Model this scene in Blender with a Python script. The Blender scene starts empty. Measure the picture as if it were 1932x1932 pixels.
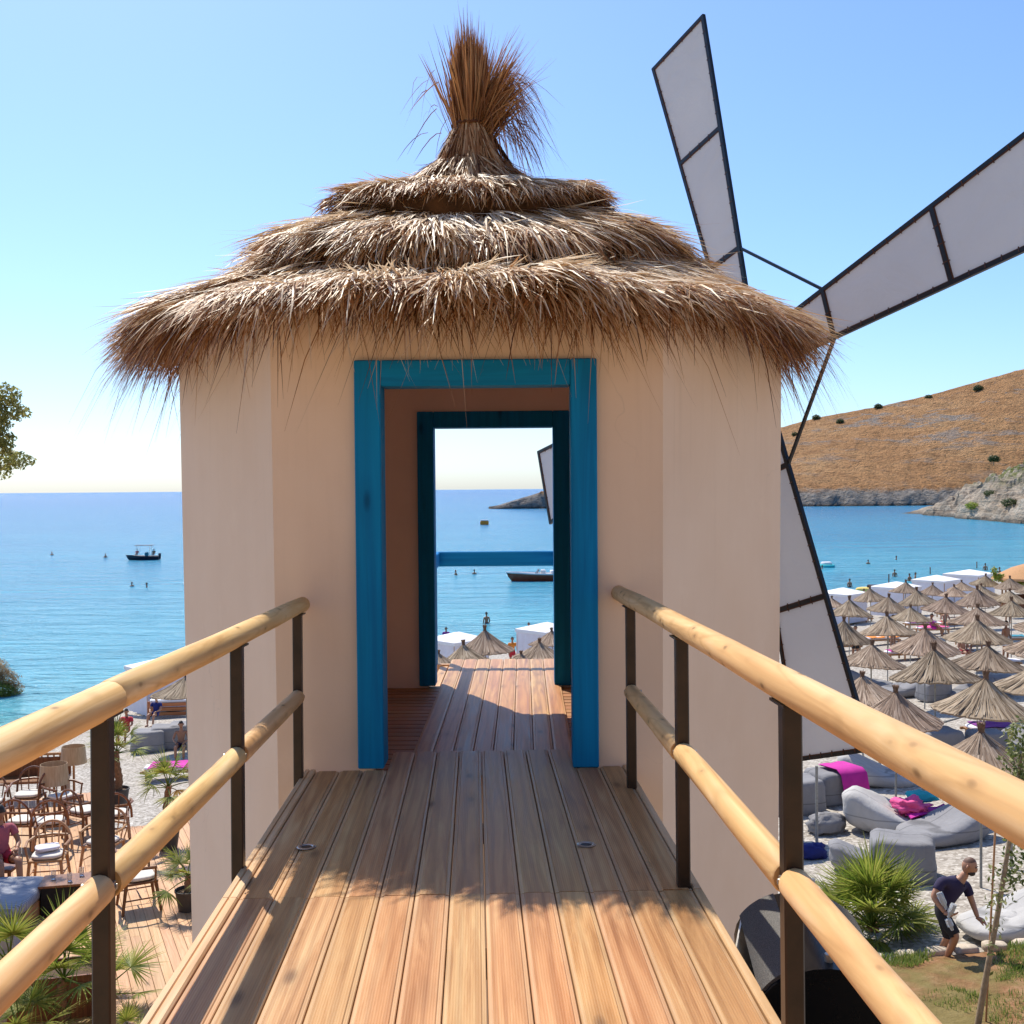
import bpy, bmesh, math, random
import numpy as np
from mathutils import Vector, Matrix, Euler, noise as mnoise

random.seed(7)
RNG = np.random.default_rng(7)
SC = bpy.context.scene
COL = SC.collection
R = math.radians
PI = math.pi

# ---------------------------------------------------------------- camera
EYE = Vector((0.0, 0.0, 8.3))
FPX, CX, CY = 2100.0, 966.0, 966.0          # focal length and centre in 1932-px picture units
PITCH, ROLL = math.atan(43.5 / FPX), R(0.45)
CAMROT = Matrix.Rotation(PI / 2 - PITCH, 4, 'X') @ Matrix.Rotation(-ROLL, 4, 'Z')
cam_d = bpy.data.cameras.new('camera')
cam_d.sensor_width = 36.0
cam_d.lens = FPX / 1932.0 * 36.0
cam_d.clip_start, cam_d.clip_end = 0.05, 60000.0
cam = bpy.data.objects.new('camera', cam_d)
cam.matrix_world = Matrix.Translation(EYE) @ CAMROT
COL.objects.link(cam)
SC.camera = cam

# ---------------------------------------------------------------- light
SUN_AZ, SUN_EL = R(-27.0), R(54.0)           # azimuth from +Y, clockwise
SUNV = Vector((math.sin(SUN_AZ) * math.cos(SUN_EL), math.cos(SUN_AZ) * math.cos(SUN_EL), math.sin(SUN_EL)))
world = bpy.data.worlds.new('World')
SC.world = world
world.use_nodes = True
wn = world.node_tree
sky = wn.nodes.new('ShaderNodeTexSky')
sky.sky_type = 'NISHITA'
sky.sun_disc = False
sky.sun_elevation = SUN_EL
sky.sun_rotation = SUN_AZ
sky.altitude = 0
sky.air_density = 0.95
sky.dust_density = 0.8
sky.ozone_density = 9.5
bg = wn.nodes['Background']
bg.inputs[1].default_value = 0.146
wn.links.new(sky.outputs[0], bg.inputs[0])
sun_d = bpy.data.lights.new('sun', 'SUN')
sun_d.energy = 4.1
sun_d.angle = R(0.53)
sun_d.color = (1.0, 0.93, 0.80)
sun = bpy.data.objects.new('sun', sun_d)
sun.location = SUNV * 60
sun.rotation_euler = (-SUNV).to_track_quat('-Z', 'Y').to_euler()
COL.objects.link(sun)
SC.view_settings.view_transform = 'Standard'
SC.view_settings.look = 'None'
SC.view_settings.exposure = 0.45
SC.view_settings.gamma = 1.0
SC.view_settings.use_curve_mapping = False
SC.render.engine = 'CYCLES'
SC.cycles.use_denoising = True
SC.cycles.max_bounces = 8
SC.cycles.diffuse_bounces = 5
SC.cycles.transparent_max_bounces = 12
SC.cycles.caustics_reflective = False
SC.cycles.caustics_refractive = False

# ---------------------------------------------------------------- geometry helpers
SEA = -2.2


def ray(px, py):
    v = CAMROT.to_3x3() @ Vector((px - CX, CY - py, -FPX))
    return v / v.y


def P(px, py, d):
    return EYE + ray(px, py) * d


def shore(x, y):                              # metres inland of the waterline
    return (x + 3) * 0.688 - (y - 58.8) * 0.725 + 5


def ground(x, y):
    return -2.0 + 0.09 * shore(x, y)


def on_ground(px, py, h=0.0, zfun=ground):
    r = ray(px, py)
    lo, hi = 2.0, 400.0
    for _ in range(60):
        m = (lo + hi) / 2
        p = EYE + r * m
        if p.z > zfun(p.x, p.y) + h:
            lo = m
        else:
            hi = m
    return EYE + r * lo


def on_z(px, py, z):
    r = ray(px, py)
    return EYE + r * ((z - EYE.z) / r.z)


class MB:
    """collects shapes of one mesh"""

    def __init__(self):
        self.v, self.f, self.m = [], [], []
        self.mi = 0

    def add(self, vs, fs):
        o = len(self.v)
        self.v.extend([tuple(x) for x in vs])
        self.f.extend([tuple(i + o for i in f) for f in fs])
        self.m.extend([self.mi] * len(fs))
        return self

    def box(self, c, s, rz=0.0, rot=None, bev=0.0):
        hx, hy, hz = s[0] / 2, s[1] / 2, s[2] / 2
        mt = rot if rot is not None else Matrix.Rotation(rz, 3, 'Z')
        if bev > 0:
            b = min(bev, hx * .49, hy * .49, hz * .49)
            vs, ids = [], {}
            for sx in (-1, 1):
                for sy in (-1, 1):
                    for sz in (-1, 1):
                        for ax in range(3):
                            p = [sx * (hx - b), sy * (hy - b), sz * (hz - b)]
                            p[ax] += (sx, sy, sz)[ax] * b
                            ids[(sx, sy, sz, ax)] = len(vs)
                            vs.append(Vector(c) + mt @ Vector(p))
            fs = []
            for ax in range(3):
                for sg in (-1, 1):
                    o1, o2 = [a for a in range(3) if a != ax]
                    q = []
                    for a, bb in ((-1, -1), (1, -1), (1, 1), (-1, 1)):
                        k = [0, 0, 0]
                        k[ax], k[o1], k[o2] = sg, a, bb
                        q.append(ids[(k[0], k[1], k[2], ax)])
                    fs.append(q if (sg > 0) == (ax != 1) else q[::-1])
            for ax in range(3):
                o1, o2 = [a for a in range(3) if a != ax]
                for a in (-1, 1):
                    for bb in (-1, 1):
                        k0, k1 = [0, 0, 0], [0, 0, 0]
                        k0[ax], k0[o1], k0[o2] = -1, a, bb
                        k1[ax], k1[o1], k1[o2] = 1, a, bb
                        q = [ids[(*k0, o1)], ids[(*k1, o1)], ids[(*k1, o2)], ids[(*k0, o2)]]
                        fs.append(q if a * bb * (1 if ax != 1 else -1) < 0 else q[::-1])
            for sx in (-1, 1):
                for sy in (-1, 1):
                    for sz in (-1, 1):
                        q = [ids[(sx, sy, sz, 0)], ids[(sx, sy, sz, 1)], ids[(sx, sy, sz, 2)]]
                        fs.append(q if sx * sy * sz > 0 else q[::-1])
            return self.add(vs, fs)
        vs = [Vector(c) + mt @ Vector((x, y, z)) for x in (-hx, hx) for y in (-hy, hy) for z in (-hz, hz)]
        return self.add(vs, [(0, 1, 3, 2), (4, 6, 7, 5), (0, 4, 5, 1), (2, 3, 7, 6), (0, 2, 6, 4), (1, 5, 7, 3)])

    def bar(self, a, b, w, h=None, up=(0, 0, 1)):
        a, b = Vector(a), Vector(b)
        h = w if h is None else h
        d = (b - a).normalized()
        s = d.cross(Vector(up))
        if s.length < 1e-4:
            s = d.cross(Vector((0, 1, 0)))
        s.normalize()
        u = s.cross(d)
        vs = []
        for p in (a, b):
            for i, j in ((-1, -1), (1, -1), (1, 1), (-1, 1)):
                vs.append(p + s * (i * w / 2) + u * (j * h / 2))
        return self.add(vs, [(3, 2, 1, 0), (4, 5, 6, 7), (0, 1, 5, 4), (1, 2, 6, 5), (2, 3, 7, 6), (3, 0, 4, 7)])

    def tube(self, pts, rad, n=10, cap=True):
        pts = [Vector(p) for p in pts]
        if not hasattr(rad, '__len__'):
            rad = [rad] * len(pts)
        vs, fs = [], []
        u = None
        for i, p in enumerate(pts):
            d = (pts[min(i + 1, len(pts) - 1)] - pts[max(i - 1, 0)]).normalized()
            if u is None:
                u = d.cross(Vector((0, 0, 1)))
                if u.length < 1e-3:
                    u = d.cross(Vector((1, 0, 0)))
            u = (u - d * u.dot(d)).normalized()
            w = d.cross(u)
            for k in range(n):
                t = 2 * PI * k / n
                vs.append(p + (u * math.cos(t) + w * math.sin(t)) * rad[i])
        for i in range(len(pts) - 1):
            for k in range(n):
                a, b = i * n + k, i * n + (k + 1) % n
                fs.append((a, b, b + n, a + n))
        if cap:
            fs.append(tuple(range(n))[::-1])
            fs.append(tuple((len(pts) - 1) * n + k for k in range(n)))
        return self.add(vs, fs)

    def lathe(self, prof, n=20, c=(0, 0, 0), cap=True, wob=None):
        vs, fs = [], []
        for i, (r, z) in enumerate(prof):
            for k in range(n):
                t = 2 * PI * k / n
                rr = r * (wob(t, i) if wob else 1)
                vs.append((c[0] + rr * math.cos(t), c[1] + rr * math.sin(t), c[2] + z))
        for i in range(len(prof) - 1):
            for k in range(n):
                a, b = i * n + k, i * n + (k + 1) % n
                fs.append((a, b, b + n, a + n))
        if cap:
            fs.append(tuple(range(n))[::-1])
            fs.append(tuple((len(prof) - 1) * n + k for k in range(n)))
        return self.add(vs, fs)

    def prism(self, poly, y0, y1, axis='y'):
        n = len(poly)
        if axis == 'y':
            vs = [(x, y0, z) for x, z in poly] + [(x, y1, z) for x, z in poly]
        elif axis == 'x':
            vs = [(y0, x, z) for x, z in poly] + [(y1, x, z) for x, z in poly]
        else:
            vs = [(x, z, y0) for x, z in poly] + [(x, z, y1) for x, z in poly]
        fs = [tuple(range(n)), tuple(range(2 * n - 1, n - 1, -1))]
        for i in range(n):
            j = (i + 1) % n
            fs.append((i, i + n, j + n, j))
        return self.add(vs, fs)

    def mesh(self, name, mat, smooth=False):
        me = bpy.data.meshes.new(name)
        me.from_pydata(self.v, [], self.f)
        for m in (mat if isinstance(mat, (list, tuple)) else [mat]):
            me.materials.append(m)
        if len(self.f) < 20000:
            bm = bmesh.new()
            bm.from_mesh(me)
            bmesh.ops.recalc_face_normals(bm, faces=bm.faces)
            bm.to_mesh(me)
            bm.free()
        if any(self.m):
            me.polygons.foreach_set('material_index', self.m)
        if smooth:
            me.polygons.foreach_set('use_smooth', [True] * len(me.polygons))
            if smooth != 'all':
                me.set_sharp_from_angle(angle=R(40))
        me.update()
        return me

    def build(self, name, mat, parent=None, smooth=False, **kw):
        return link(name, self.mesh(name, mat, smooth), parent, **kw)


def link(name, me, parent=None, loc=None, rot=None, scale=None, kind=None, label=None, cat=None, group=None):
    o = bpy.data.objects.new(name, me)
    COL.objects.link(o)
    if parent is not None:
        o.parent = parent
    if loc is not None:
        o.location = loc
    if rot is not None:
        o.rotation_euler = rot
    if scale is not None:
        o.scale = scale if hasattr(scale, '__len__') else (scale,) * 3
    if kind:
        o['kind'] = kind
    if label:
        o['label'] = label
    if cat:
        o['category'] = cat
    if group:
        o['group'] = group
    return o


def thing(name, label, cat, loc=(0, 0, 0), rot=(0, 0, 0), group=None):
    o = link(name, None, None, loc, rot, label=label, cat=cat, group=group)
    o.empty_display_size = 0.2
    return o


def copy_tree(o, loc, rz=None, label=None, scale=None):
    c = o.copy()
    COL.objects.link(c)
    c.location = loc
    if rz is not None:
        c.rotation_euler = (o.rotation_euler.x, o.rotation_euler.y, rz)
    if scale is not None:
        c.scale = (scale,) * 3 if not hasattr(scale, '__len__') else scale
    if label:
        c['label'] = label

    def rec(src, dst):
        for ch in KIDS.get(src.name, []):
            k = ch.copy()
            COL.objects.link(k)
            k.parent = dst
            rec(ch, k)
    rec(o, c)
    return c


KIDS = {}


def freeze(o):                                # remember the children once, for copying
    KIDS[o.name] = list(o.children)
    for ch in o.children:
        freeze(ch)
    return o


ORD = ['first', 'second', 'third', 'fourth', 'fifth', 'sixth', 'seventh', 'eighth', 'ninth', 'tenth']

# ---------------------------------------------------------------- material helpers


class N:
    def __init__(self, name):
        self.m = bpy.data.materials.new(name)
        self.m.use_nodes = True
        self.t = self.m.node_tree
        self.b = self.t.nodes['Principled BSDF']
        self.out = self.t.nodes['Material Output']

    def n(self, typ, props=None, **inp):
        nd = self.t.nodes.new('ShaderNode' + typ)
        for k, v in (props or {}).items():
            setattr(nd, k, v)
        for k, v in inp.items():
            key = int(k[1:]) if k[0] == 'i' and k[1:].isdigit() else k.replace('_', ' ')
            self.set(nd.inputs[key], v)
        return nd

    def set(self, sock, v):
        if isinstance(v, bpy.types.NodeSocket):
            self.t.links.new(v, sock)
        elif isinstance(v, bpy.types.Node):
            self.t.links.new(v.outputs[0], sock)
        else:
            if hasattr(v, '__len__') and len(v) == 3 and sock.type == 'RGBA':
                v = (*v, 1)
            sock.default_value = v

    def bs(self, **inp):
        for k, v in inp.items():
            self.set(self.b.inputs[k.replace('_', ' ')], v)

    def coord(self, scale=(1, 1, 1), rot=(0, 0, 0), rnd=True, out='Object'):
        tc = self.n('TexCoord')
        src = tc.outputs[out]
        if rnd:
            oi = self.n('ObjectInfo')
            mul = self.n('VectorMath', {'operation': 'SCALE'}, i0=(37.1, 17.3, 11.7))
            self.set(mul.inputs['Scale'], oi.outputs['Random'])
            add = self.n('VectorMath', {'operation': 'ADD'}, i0=src, i1=mul)
            src = add.outputs[0]
        return self.n('Mapping', i0=src, Scale=scale, Rotation=rot).outputs[0]

    def noise(self, vec, scale=5, detail=4, rough=.55, dist=0):
        return self.n('TexNoise', i0=vec, Scale=scale, Detail=detail, Roughness=rough, Distortion=dist).outputs[0]

    def ramp(self, fac, stops, interp='LINEAR'):
        nd = self.n('ValToRGB', i0=fac)
        nd.color_ramp.interpolation = interp
        el = nd.color_ramp.elements
        while len(el) < len(stops):
            el.new(0.5)
        for e, (p, c) in zip(el, stops):
            e.position = p
            e.color = (*c, 1) if hasattr(c, '__len__') else (c, c, c, 1)
        return nd.outputs[0]

    def mix(self, fac, a, b, mode='MIX'):
        nd = self.n('Mix', {'data_type': 'RGBA', 'blend_type': mode})
        self.set(nd.inputs[0], fac)
        self.set(nd.inputs[6], a)
        self.set(nd.inputs[7], b)
        return nd.outputs[2]

    def math(self, op, a, b=0.0, clamp=False):
        nd = self.n('Math', {'operation': op, 'use_clamp': clamp}, i0=a, i1=b)
        return nd.outputs[0]

    def maprange(self, v, a, b, c=0.0, d=1.0):
        return self.n('MapRange', i0=v, i1=a, i2=b, i3=c, i4=d).outputs[0]

    def vary(self, col, amt=.25, hue=0.0):
        oi = self.n('ObjectInfo')
        v = self.maprange(oi.outputs['Random'], 0, 1, 1 - amt, 1 + amt)
        h = self.n('HueSaturation', Color=col, Value=v)
        if hue:
            w = self.n('TexWhiteNoise', {'noise_dimensions': '1D'})
            self.set(w.inputs['W'], oi.outputs['Random'])
            self.set(h.inputs['Hue'], self.maprange(w.outputs[0], 0, 1, .5 - hue, .5 + hue))
        return h.outputs[0]

    def bump(self, h, strength=.3, dist=.01, normal=None):
        nd = self.n('Bump', Strength=strength, Distance=dist, Height=h)
        if normal is not None:
            self.set(nd.inputs['Normal'], normal)
        return nd.outputs[0]


def flat(name, c, rough=.6, metal=0.0, var=.12, ns=8, bump=.1, rnd=0.0, spec=.5, dist=.005):
    k = N(name)
    v = k.coord()
    f = k.noise(v, ns, 5, .6)
    c2 = tuple(min(1, x * (1 + var)) for x in c)
    c1 = tuple(x * (1 - var) for x in c)
    col = k.ramp(f, [(.3, c1), (.7, c2)])
    if rnd:
        col = k.vary(col, rnd)
    k.bs(Base_Color=col, Roughness=rough, Metallic=metal, Specular_IOR_Level=spec)
    if bump:
        k.bs(Normal=k.bump(f, bump, dist))
    return k.m


def wood(name, c1, c2, c3, axis='y', grain=1.0, rough=.55, var=.16, knots=True, rib=False, rnd=True, bump=.25, ks=(7.5, 2.6, .05, .17), ring=.3, contour=0.0, edge=0.0, spec=.4):
    """c1 dark grain, c2 body, c3 pale grain"""
    k = N(name)
    ax = 'xyz'.index(axis)
    sc = [26.0, 26.0, 26.0]
    sc[ax] = 1.3
    v = k.coord(tuple(s * grain for s in sc), rnd=rnd)
    f = k.noise(v, 1.0, 5, .6, .8)
    sc2 = [5.0, 5.0, 5.0]
    sc2[ax] = .7
    v2 = k.coord(tuple(s * grain for s in sc2), rnd=rnd)
    g = k.noise(v2, 1.0, 2, .5, .4)
    col = k.ramp(f, [(.28, c1), (.5, c2), (.72, c3)])
    col = k.mix(k.maprange(g, .35, .7, 0, .45), col, tuple(a * b for a, b in zip(c2, (1.08, .86, .68))))
    wv = k.n('TexWave', {'wave_type': 'BANDS', 'bands_direction': 'X' if axis != 'x' else 'Y'},
             i0=v2, Scale=1.2, Distortion=9, Detail=2, Detail_Scale=.6).outputs[1]
    col = k.mix(k.maprange(wv, .62, .95, 0, ring), col, c1)
    h = f
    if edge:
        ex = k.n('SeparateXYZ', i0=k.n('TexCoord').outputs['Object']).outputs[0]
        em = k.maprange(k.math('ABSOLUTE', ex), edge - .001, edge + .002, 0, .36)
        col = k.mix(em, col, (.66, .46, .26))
    if contour:
        fr = k.math('FRACT', k.math('MULTIPLY', g, 11.0))
        ln = k.maprange(k.math('ABSOLUTE', k.math('SUBTRACT', fr, .5)), .38, .5, 0, contour)
        col = k.mix(ln, col, c1)
    if knots:
        sk = [ks[0]] * 3
        sk[ax] = ks[1]
        vk = k.coord(tuple(sk), rnd=rnd)
        vo = k.n('TexVoronoi', {'feature': 'F1'}, i0=vk, Scale=1.0, Randomness=1.0)
        pick = k.math('GREATER_THAN', k.n('SeparateColor', i0=vo.outputs['Color']).outputs[0], .5)
        kn = k.math('MULTIPLY', k.maprange(vo.outputs['Distance'], ks[2], ks[3], 1, 0), pick)
        col = k.mix(k.math('MULTIPLY', kn, .75), col, tuple(x * .28 for x in c1))
        halo = k.math('MULTIPLY', k.maprange(vo.outputs['Distance'], ks[3] * .6, ks[3] * 2.4, .35, 0), pick)
        col = k.mix(halo, col, tuple(x * .75 for x in c1))
    if var:
        col = k.vary(col, var, .006)
    k.bs(Base_Color=col, Roughness=k.maprange(f, .2, .8, rough - .08, rough + .12), Specular_IOR_Level=spec)
    nrm = k.bump(h, bump, .002)
    if rib:
        v3 = k.coord((1, 1, 1), rnd=False)
        w3 = k.n('TexWave', {'wave_type': 'BANDS', 'bands_direction': 'X'}, i0=v3, Scale=42, Distortion=.3).outputs[1]
        nrm = k.bump(w3, .22, .0015, nrm)
    k.bs(Normal=nrm)
    return k.m


def leafmat(name, c1, c2, c3, rnd=.2, trans=.35, ns=1.2):
    k = N(name)
    v = k.coord()
    f = k.noise(v, ns, 3, .6)
    geo = k.n('NewGeometry')
    w = k.n('TexWhiteNoise', {'noise_dimensions': '1D'})
    k.set(w.inputs['W'], geo.outputs['Random Per Island'])
    ff = k.math('ADD', k.math('MULTIPLY', f, .55), k.math('MULTIPLY', w.outputs[0], .45))
    col = k.ramp(ff, [(.25, c1), (.5, c2), (.78, c3)])
    if rnd:
        col = k.vary(col, rnd, .015)
    k.bs(Base_Color=col, Roughness=.5, Specular_IOR_Level=.35)
    tr = k.n('BsdfTranslucent', Color=col)
    mx = k.n('MixShader', i0=trans, i1=k.b.outputs[0], i2=tr.outputs[0])
    k.t.links.new(mx.outputs[0], k.out.inputs[0])
    return k.m


M = {}
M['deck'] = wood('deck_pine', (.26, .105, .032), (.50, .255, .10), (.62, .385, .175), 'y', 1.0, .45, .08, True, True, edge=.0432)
M['terrace'] = wood('terrace_pine', (.40, .20, .09), (.56, .33, .17), (.66, .43, .25), 'y', 1.0, .6, .15, True)
M['edge'] = wood('edge_board', (.42, .23, .10), (.60, .39, .20), (.70, .50, .30), 'y', 1.0, .5, .08)
M['rail'] = wood('peeled_pole', (.48, .25, .085), (.76, .48, .205), (.85, .62, .35), 'y', .75, .55, .05, True, bump=.3, ks=(21, 9, .06, .19), ring=.3, contour=.36, spec=.3)
M['slat'] = wood('inner_slat', (.22, .09, .03), (.36, .17, .07), (.46, .25, .12), 'x', 1.0, .5, .15, False)
M['darkwood'] = wood('brown_furniture', (.10, .035, .015), (.19, .075, .03), (.30, .13, .055), 'z', 1.0, .4, .2, False)
M['tanwood'] = wood('tan_furniture', (.30, .15, .06), (.44, .24, .11), (.55, .34, .18), 'z', 1.0, .45, .2, False)
M['blue'] = wood('blue_stained_wood', (.002, .155, .34), (.003, .225, .46), (.006, .28, .54), 'z', .8, .6, .05, True, bump=.15, spec=.12)
M['steel'] = flat('brown_black_steel', (.034, .017, .009), .36, .25, .5, 7, .15)
M['black'] = flat('black_metal', (.012, .012, .014), .4, .3, .3, 12, .05)
M['bolt'] = flat('zinc_bolt', (.45, .42, .38), .35, .9, .1, 20, 0)
M['rope'] = flat('grey_pole', (.30, .29, .26), .7, 0, .2, 14, .1)

k = N('plaster')
v = k.coord(rnd=False)
f = k.noise(v, .9, 4, .55)
f2 = k.noise(v, 14, 5, .6)
f3 = k.noise(k.coord((3.5, 3.5, .35), rnd=False), 1, 4, .6)
col = k.ramp(f, [(.3, (.78, .55, .38)), (.7, (.84, .62, .45))])
col = k.mix(k.maprange(f3, .5, .8, 0, .16), col, (.68, .47, .33))
f4 = k.noise(k.coord((9, 9, .5), rnd=False), 1, 5, .65)
col = k.mix(k.maprange(f4, .58, .78, 0, .09), col, (.55, .37, .23))
f5 = k.noise(k.coord((2.2, 2.2, 2.2), rnd=False), 1, 6, .7)
col = k.mix(k.maprange(f5, .58, .72, 0, .16), col, (.95, .76, .58))
vo = k.n('TexVoronoi', {'feature': 'DISTANCE_TO_EDGE'}, i0=k.n('VectorMath', {'operation': 'ADD'}, i0=k.coord((1.4, 1.4, .9), rnd=False), i1=k.n('VectorMath', {'operation': 'SCALE'}, i0=k.n('TexNoise', i0=v, Scale=4.0).outputs[1], Scale=.35).outputs[0]), Scale=1.0)
crk = k.math('MULTIPLY', k.maprange(vo.outputs['Distance'], .001, .006, 1, 0), k.maprange(k.noise(k.coord((.8, .8, .8), rnd=False), 1, 2), .52, .66, 0, .15))
col = k.mix(crk, col, (.36, .26, .18))
z_ = k.n('SeparateXYZ', i0=k.n('TexCoord').outputs['Object']).outputs[2]
run = k.math('MULTIPLY', k.maprange(k.noise(k.coord((16, 16, .4), rnd=False), 1, 4, .6), .55, .72, 0, .22), k.maprange(z_, 6.2, 7.3, 0, 1))
col = k.mix(run, col, (.44, .28, .16))
k.bs(Base_Color=col, Roughness=.8, Specular_IOR_Level=.25, Normal=k.bump(f, .3, .06, k.bump(f2, .35, .005)))
M['plaster'] = k.m
M['lifted_inner_plaster'] = flat('lifted_inner_plaster', (.88, .70, .62), .8, 0, .05, 2, .1)

k = N('canvas')
v = k.coord()
f = k.noise(v, 1.3, 3)
col = k.ramp(f, [(.3, (.84, .83, .83)), (.7, (.90, .89, .88))])
f2 = k.noise(k.coord((3, 3, 3)), 1, 4, .6, 1.5)
f3 = k.noise(k.coord((160, 160, 160)), 1, 2)
col = k.mix(k.maprange(f2, .55, .75, 0, .18), col, (.62, .57, .52))
k.bs(Base_Color=col, Roughness=.8, Specular_IOR_Level=.2, Normal=k.bump(f2, .5, .05, k.bump(f3, .25, .002)))
tr = k.n('BsdfTranslucent', Color=(.8, .78, .76, 1))
mx = k.n('MixShader', i0=.6, i1=k.b.outputs[0], i2=tr.outputs[0])
k.t.links.new(mx.outputs[0], k.out.inputs[0])
M['canvas'] = k.m
M['whitecloth'] = flat('white_cloth', (.84, .83, .84), .8, 0, .03, 3, .1)
M['curtain'] = flat('curtain_cloth', (.78, .75, .80), .85, 0, .05, 3, .1)


def bagmat(name, c):
    k = N(name)
    v = k.coord()
    f = k.noise(v, 4.5, 5, .6, 1.2)
    f2 = k.noise(v, 90, 2)
    sep = k.n('SeparateXYZ', i0=k.n('TexCoord').outputs['Object'])
    col = k.ramp(f, [(.3, tuple(x * .93 for x in c)), (.7, tuple(x * 1.06 for x in c))])
    a = k.maprange(k.math('ABSOLUTE', k.math('SUBTRACT', sep.outputs[1], .12)), .004, .012, 1, 0)
    b = k.maprange(k.math('ABSOLUTE', k.math('SUBTRACT', sep.outputs[2], .24)), .004, .012, 1, 0)
    sm_ = k.math('MAXIMUM', a, b)
    col = k.mix(k.math('MULTIPLY', sm_, .6), col, tuple(x * .35 for x in c))
    col = k.vary(col, .1)
    n1 = k.bump(f, .35, .06)
    n1 = k.bump(sm_, -.5, .012, n1)
    k.bs(Base_Color=col, Roughness=.9, Specular_IOR_Level=.15, Normal=k.bump(f2, .15, .004, n1))
    return k.m


M['bag'] = bagmat('grey_bag_fabric', (.27, .265, .275))
M['bag2'] = bagmat('pale_bag_fabric', (.46, .445, .43))
M['cushion'] = flat('cream_cushion', (.72, .67, .60), .85, 0, .06, 5, .2)


def strawmat(name, stops):
    k = N(name)
    at = k.n('Attribute', {'attribute_name': 'tint'})
    v = k.coord((1, 1, 1), rnd=False)
    f = k.noise(v, 3.2, 3)
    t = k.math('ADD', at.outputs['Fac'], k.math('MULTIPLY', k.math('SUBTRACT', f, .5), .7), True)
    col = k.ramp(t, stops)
    k.bs(Base_Color=col, Roughness=.5, Specular_IOR_Level=.35)
    tr = k.n('BsdfTranslucent', Color=col)
    mx = k.n('MixShader', i0=.18, i1=k.b.outputs[0], i2=tr.outputs[0])
    k.t.links.new(mx.outputs[0], k.out.inputs[0])
    return k.m


M['straw'] = strawmat('dry_straw', [(0, (.12, .04, .012)), (.3, (.45, .19, .06)), (.55, (.60, .35, .155)), (.8, (.72, .54, .34)), (1, (.90, .76, .57))])
M['straw_orange'] = strawmat('orange_straw', [(0, (.11, .035, .01)), (.4, (.36, .15, .05)), (.8, (.54, .29, .12)), (1, (.68, .46, .24))])
M['thatchbase'] = flat('thatch_core', (.13, .06, .025), .9, 0, .5, 9, .6, dist=.03)

# reed straw of the beach umbrellas
k = N('umbrella_straw')
tc = k.n('TexCoord')
gr = k.n('TexGradient', {'gradient_type': 'RADIAL'}, i0=tc.outputs['Object'])
oi = k.n('ObjectInfo')
geo = k.n('NewGeometry')
cmb = k.n('CombineXYZ', i0=k.math('MULTIPLY', gr.outputs[1], 260.0), i1=k.math('MULTIPLY', oi.outputs['Random'], 40.0))
f = k.noise(cmb.outputs[0], 1.0, 3, .7)
w = k.n('TexWhiteNoise', {'noise_dimensions': '1D'})
k.set(w.inputs['W'], geo.outputs['Random Per Island'])
f2 = k.noise(k.coord(), 4, 4)
ff = k.math('ADD', k.math('MULTIPLY', f, .5), k.math('MULTIPLY', w.outputs[0], .5))
col = k.ramp(ff, [(.2, (.09, .055, .035)), (.38, (.24, .165, .11)), (.58, (.37, .27, .19)), (.8, (.53, .42, .315))])
col = k.mix(k.maprange(f2, .45, .75, 0, .45), col, (.30, .21, .14))
col = k.vary(col, .16, .012)
k.bs(Base_Color=col, Roughness=.75, Specular_IOR_Level=.2, Normal=k.bump(f, .5, .02))
M['ustraw'] = k.m
M['ucap'] = flat('umbrella_cap', (.15, .085, .05), .85, 0, .4, 20, .5, dist=.02)

# ================================================================ WINDMILL
TYAW = R(-0.57)                               # tower axis heads slightly right of the view axis
TC = Vector((-0.206, 7.30, 1.9))              # tower axis at the ground
EZ = EYE.z - TC.z                             # eye height in tower space
SIDE, APO = 1.96, 1.697
mill = thing('windmill', 'cream plastered windmill tower with thatched roof, blue door frames and four canvas sails', 'windmill', TC, (0, 0, TYAW))
DX = 0.045                                    # the doorway sits a little right of the middle
FLOOR = EZ - 1.57                             # inner floor level
WT = 0.10                                     # wall thickness


def hexv(a, r):
    return Vector((r * math.cos(a), r * math.sin(a), 0))


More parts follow.
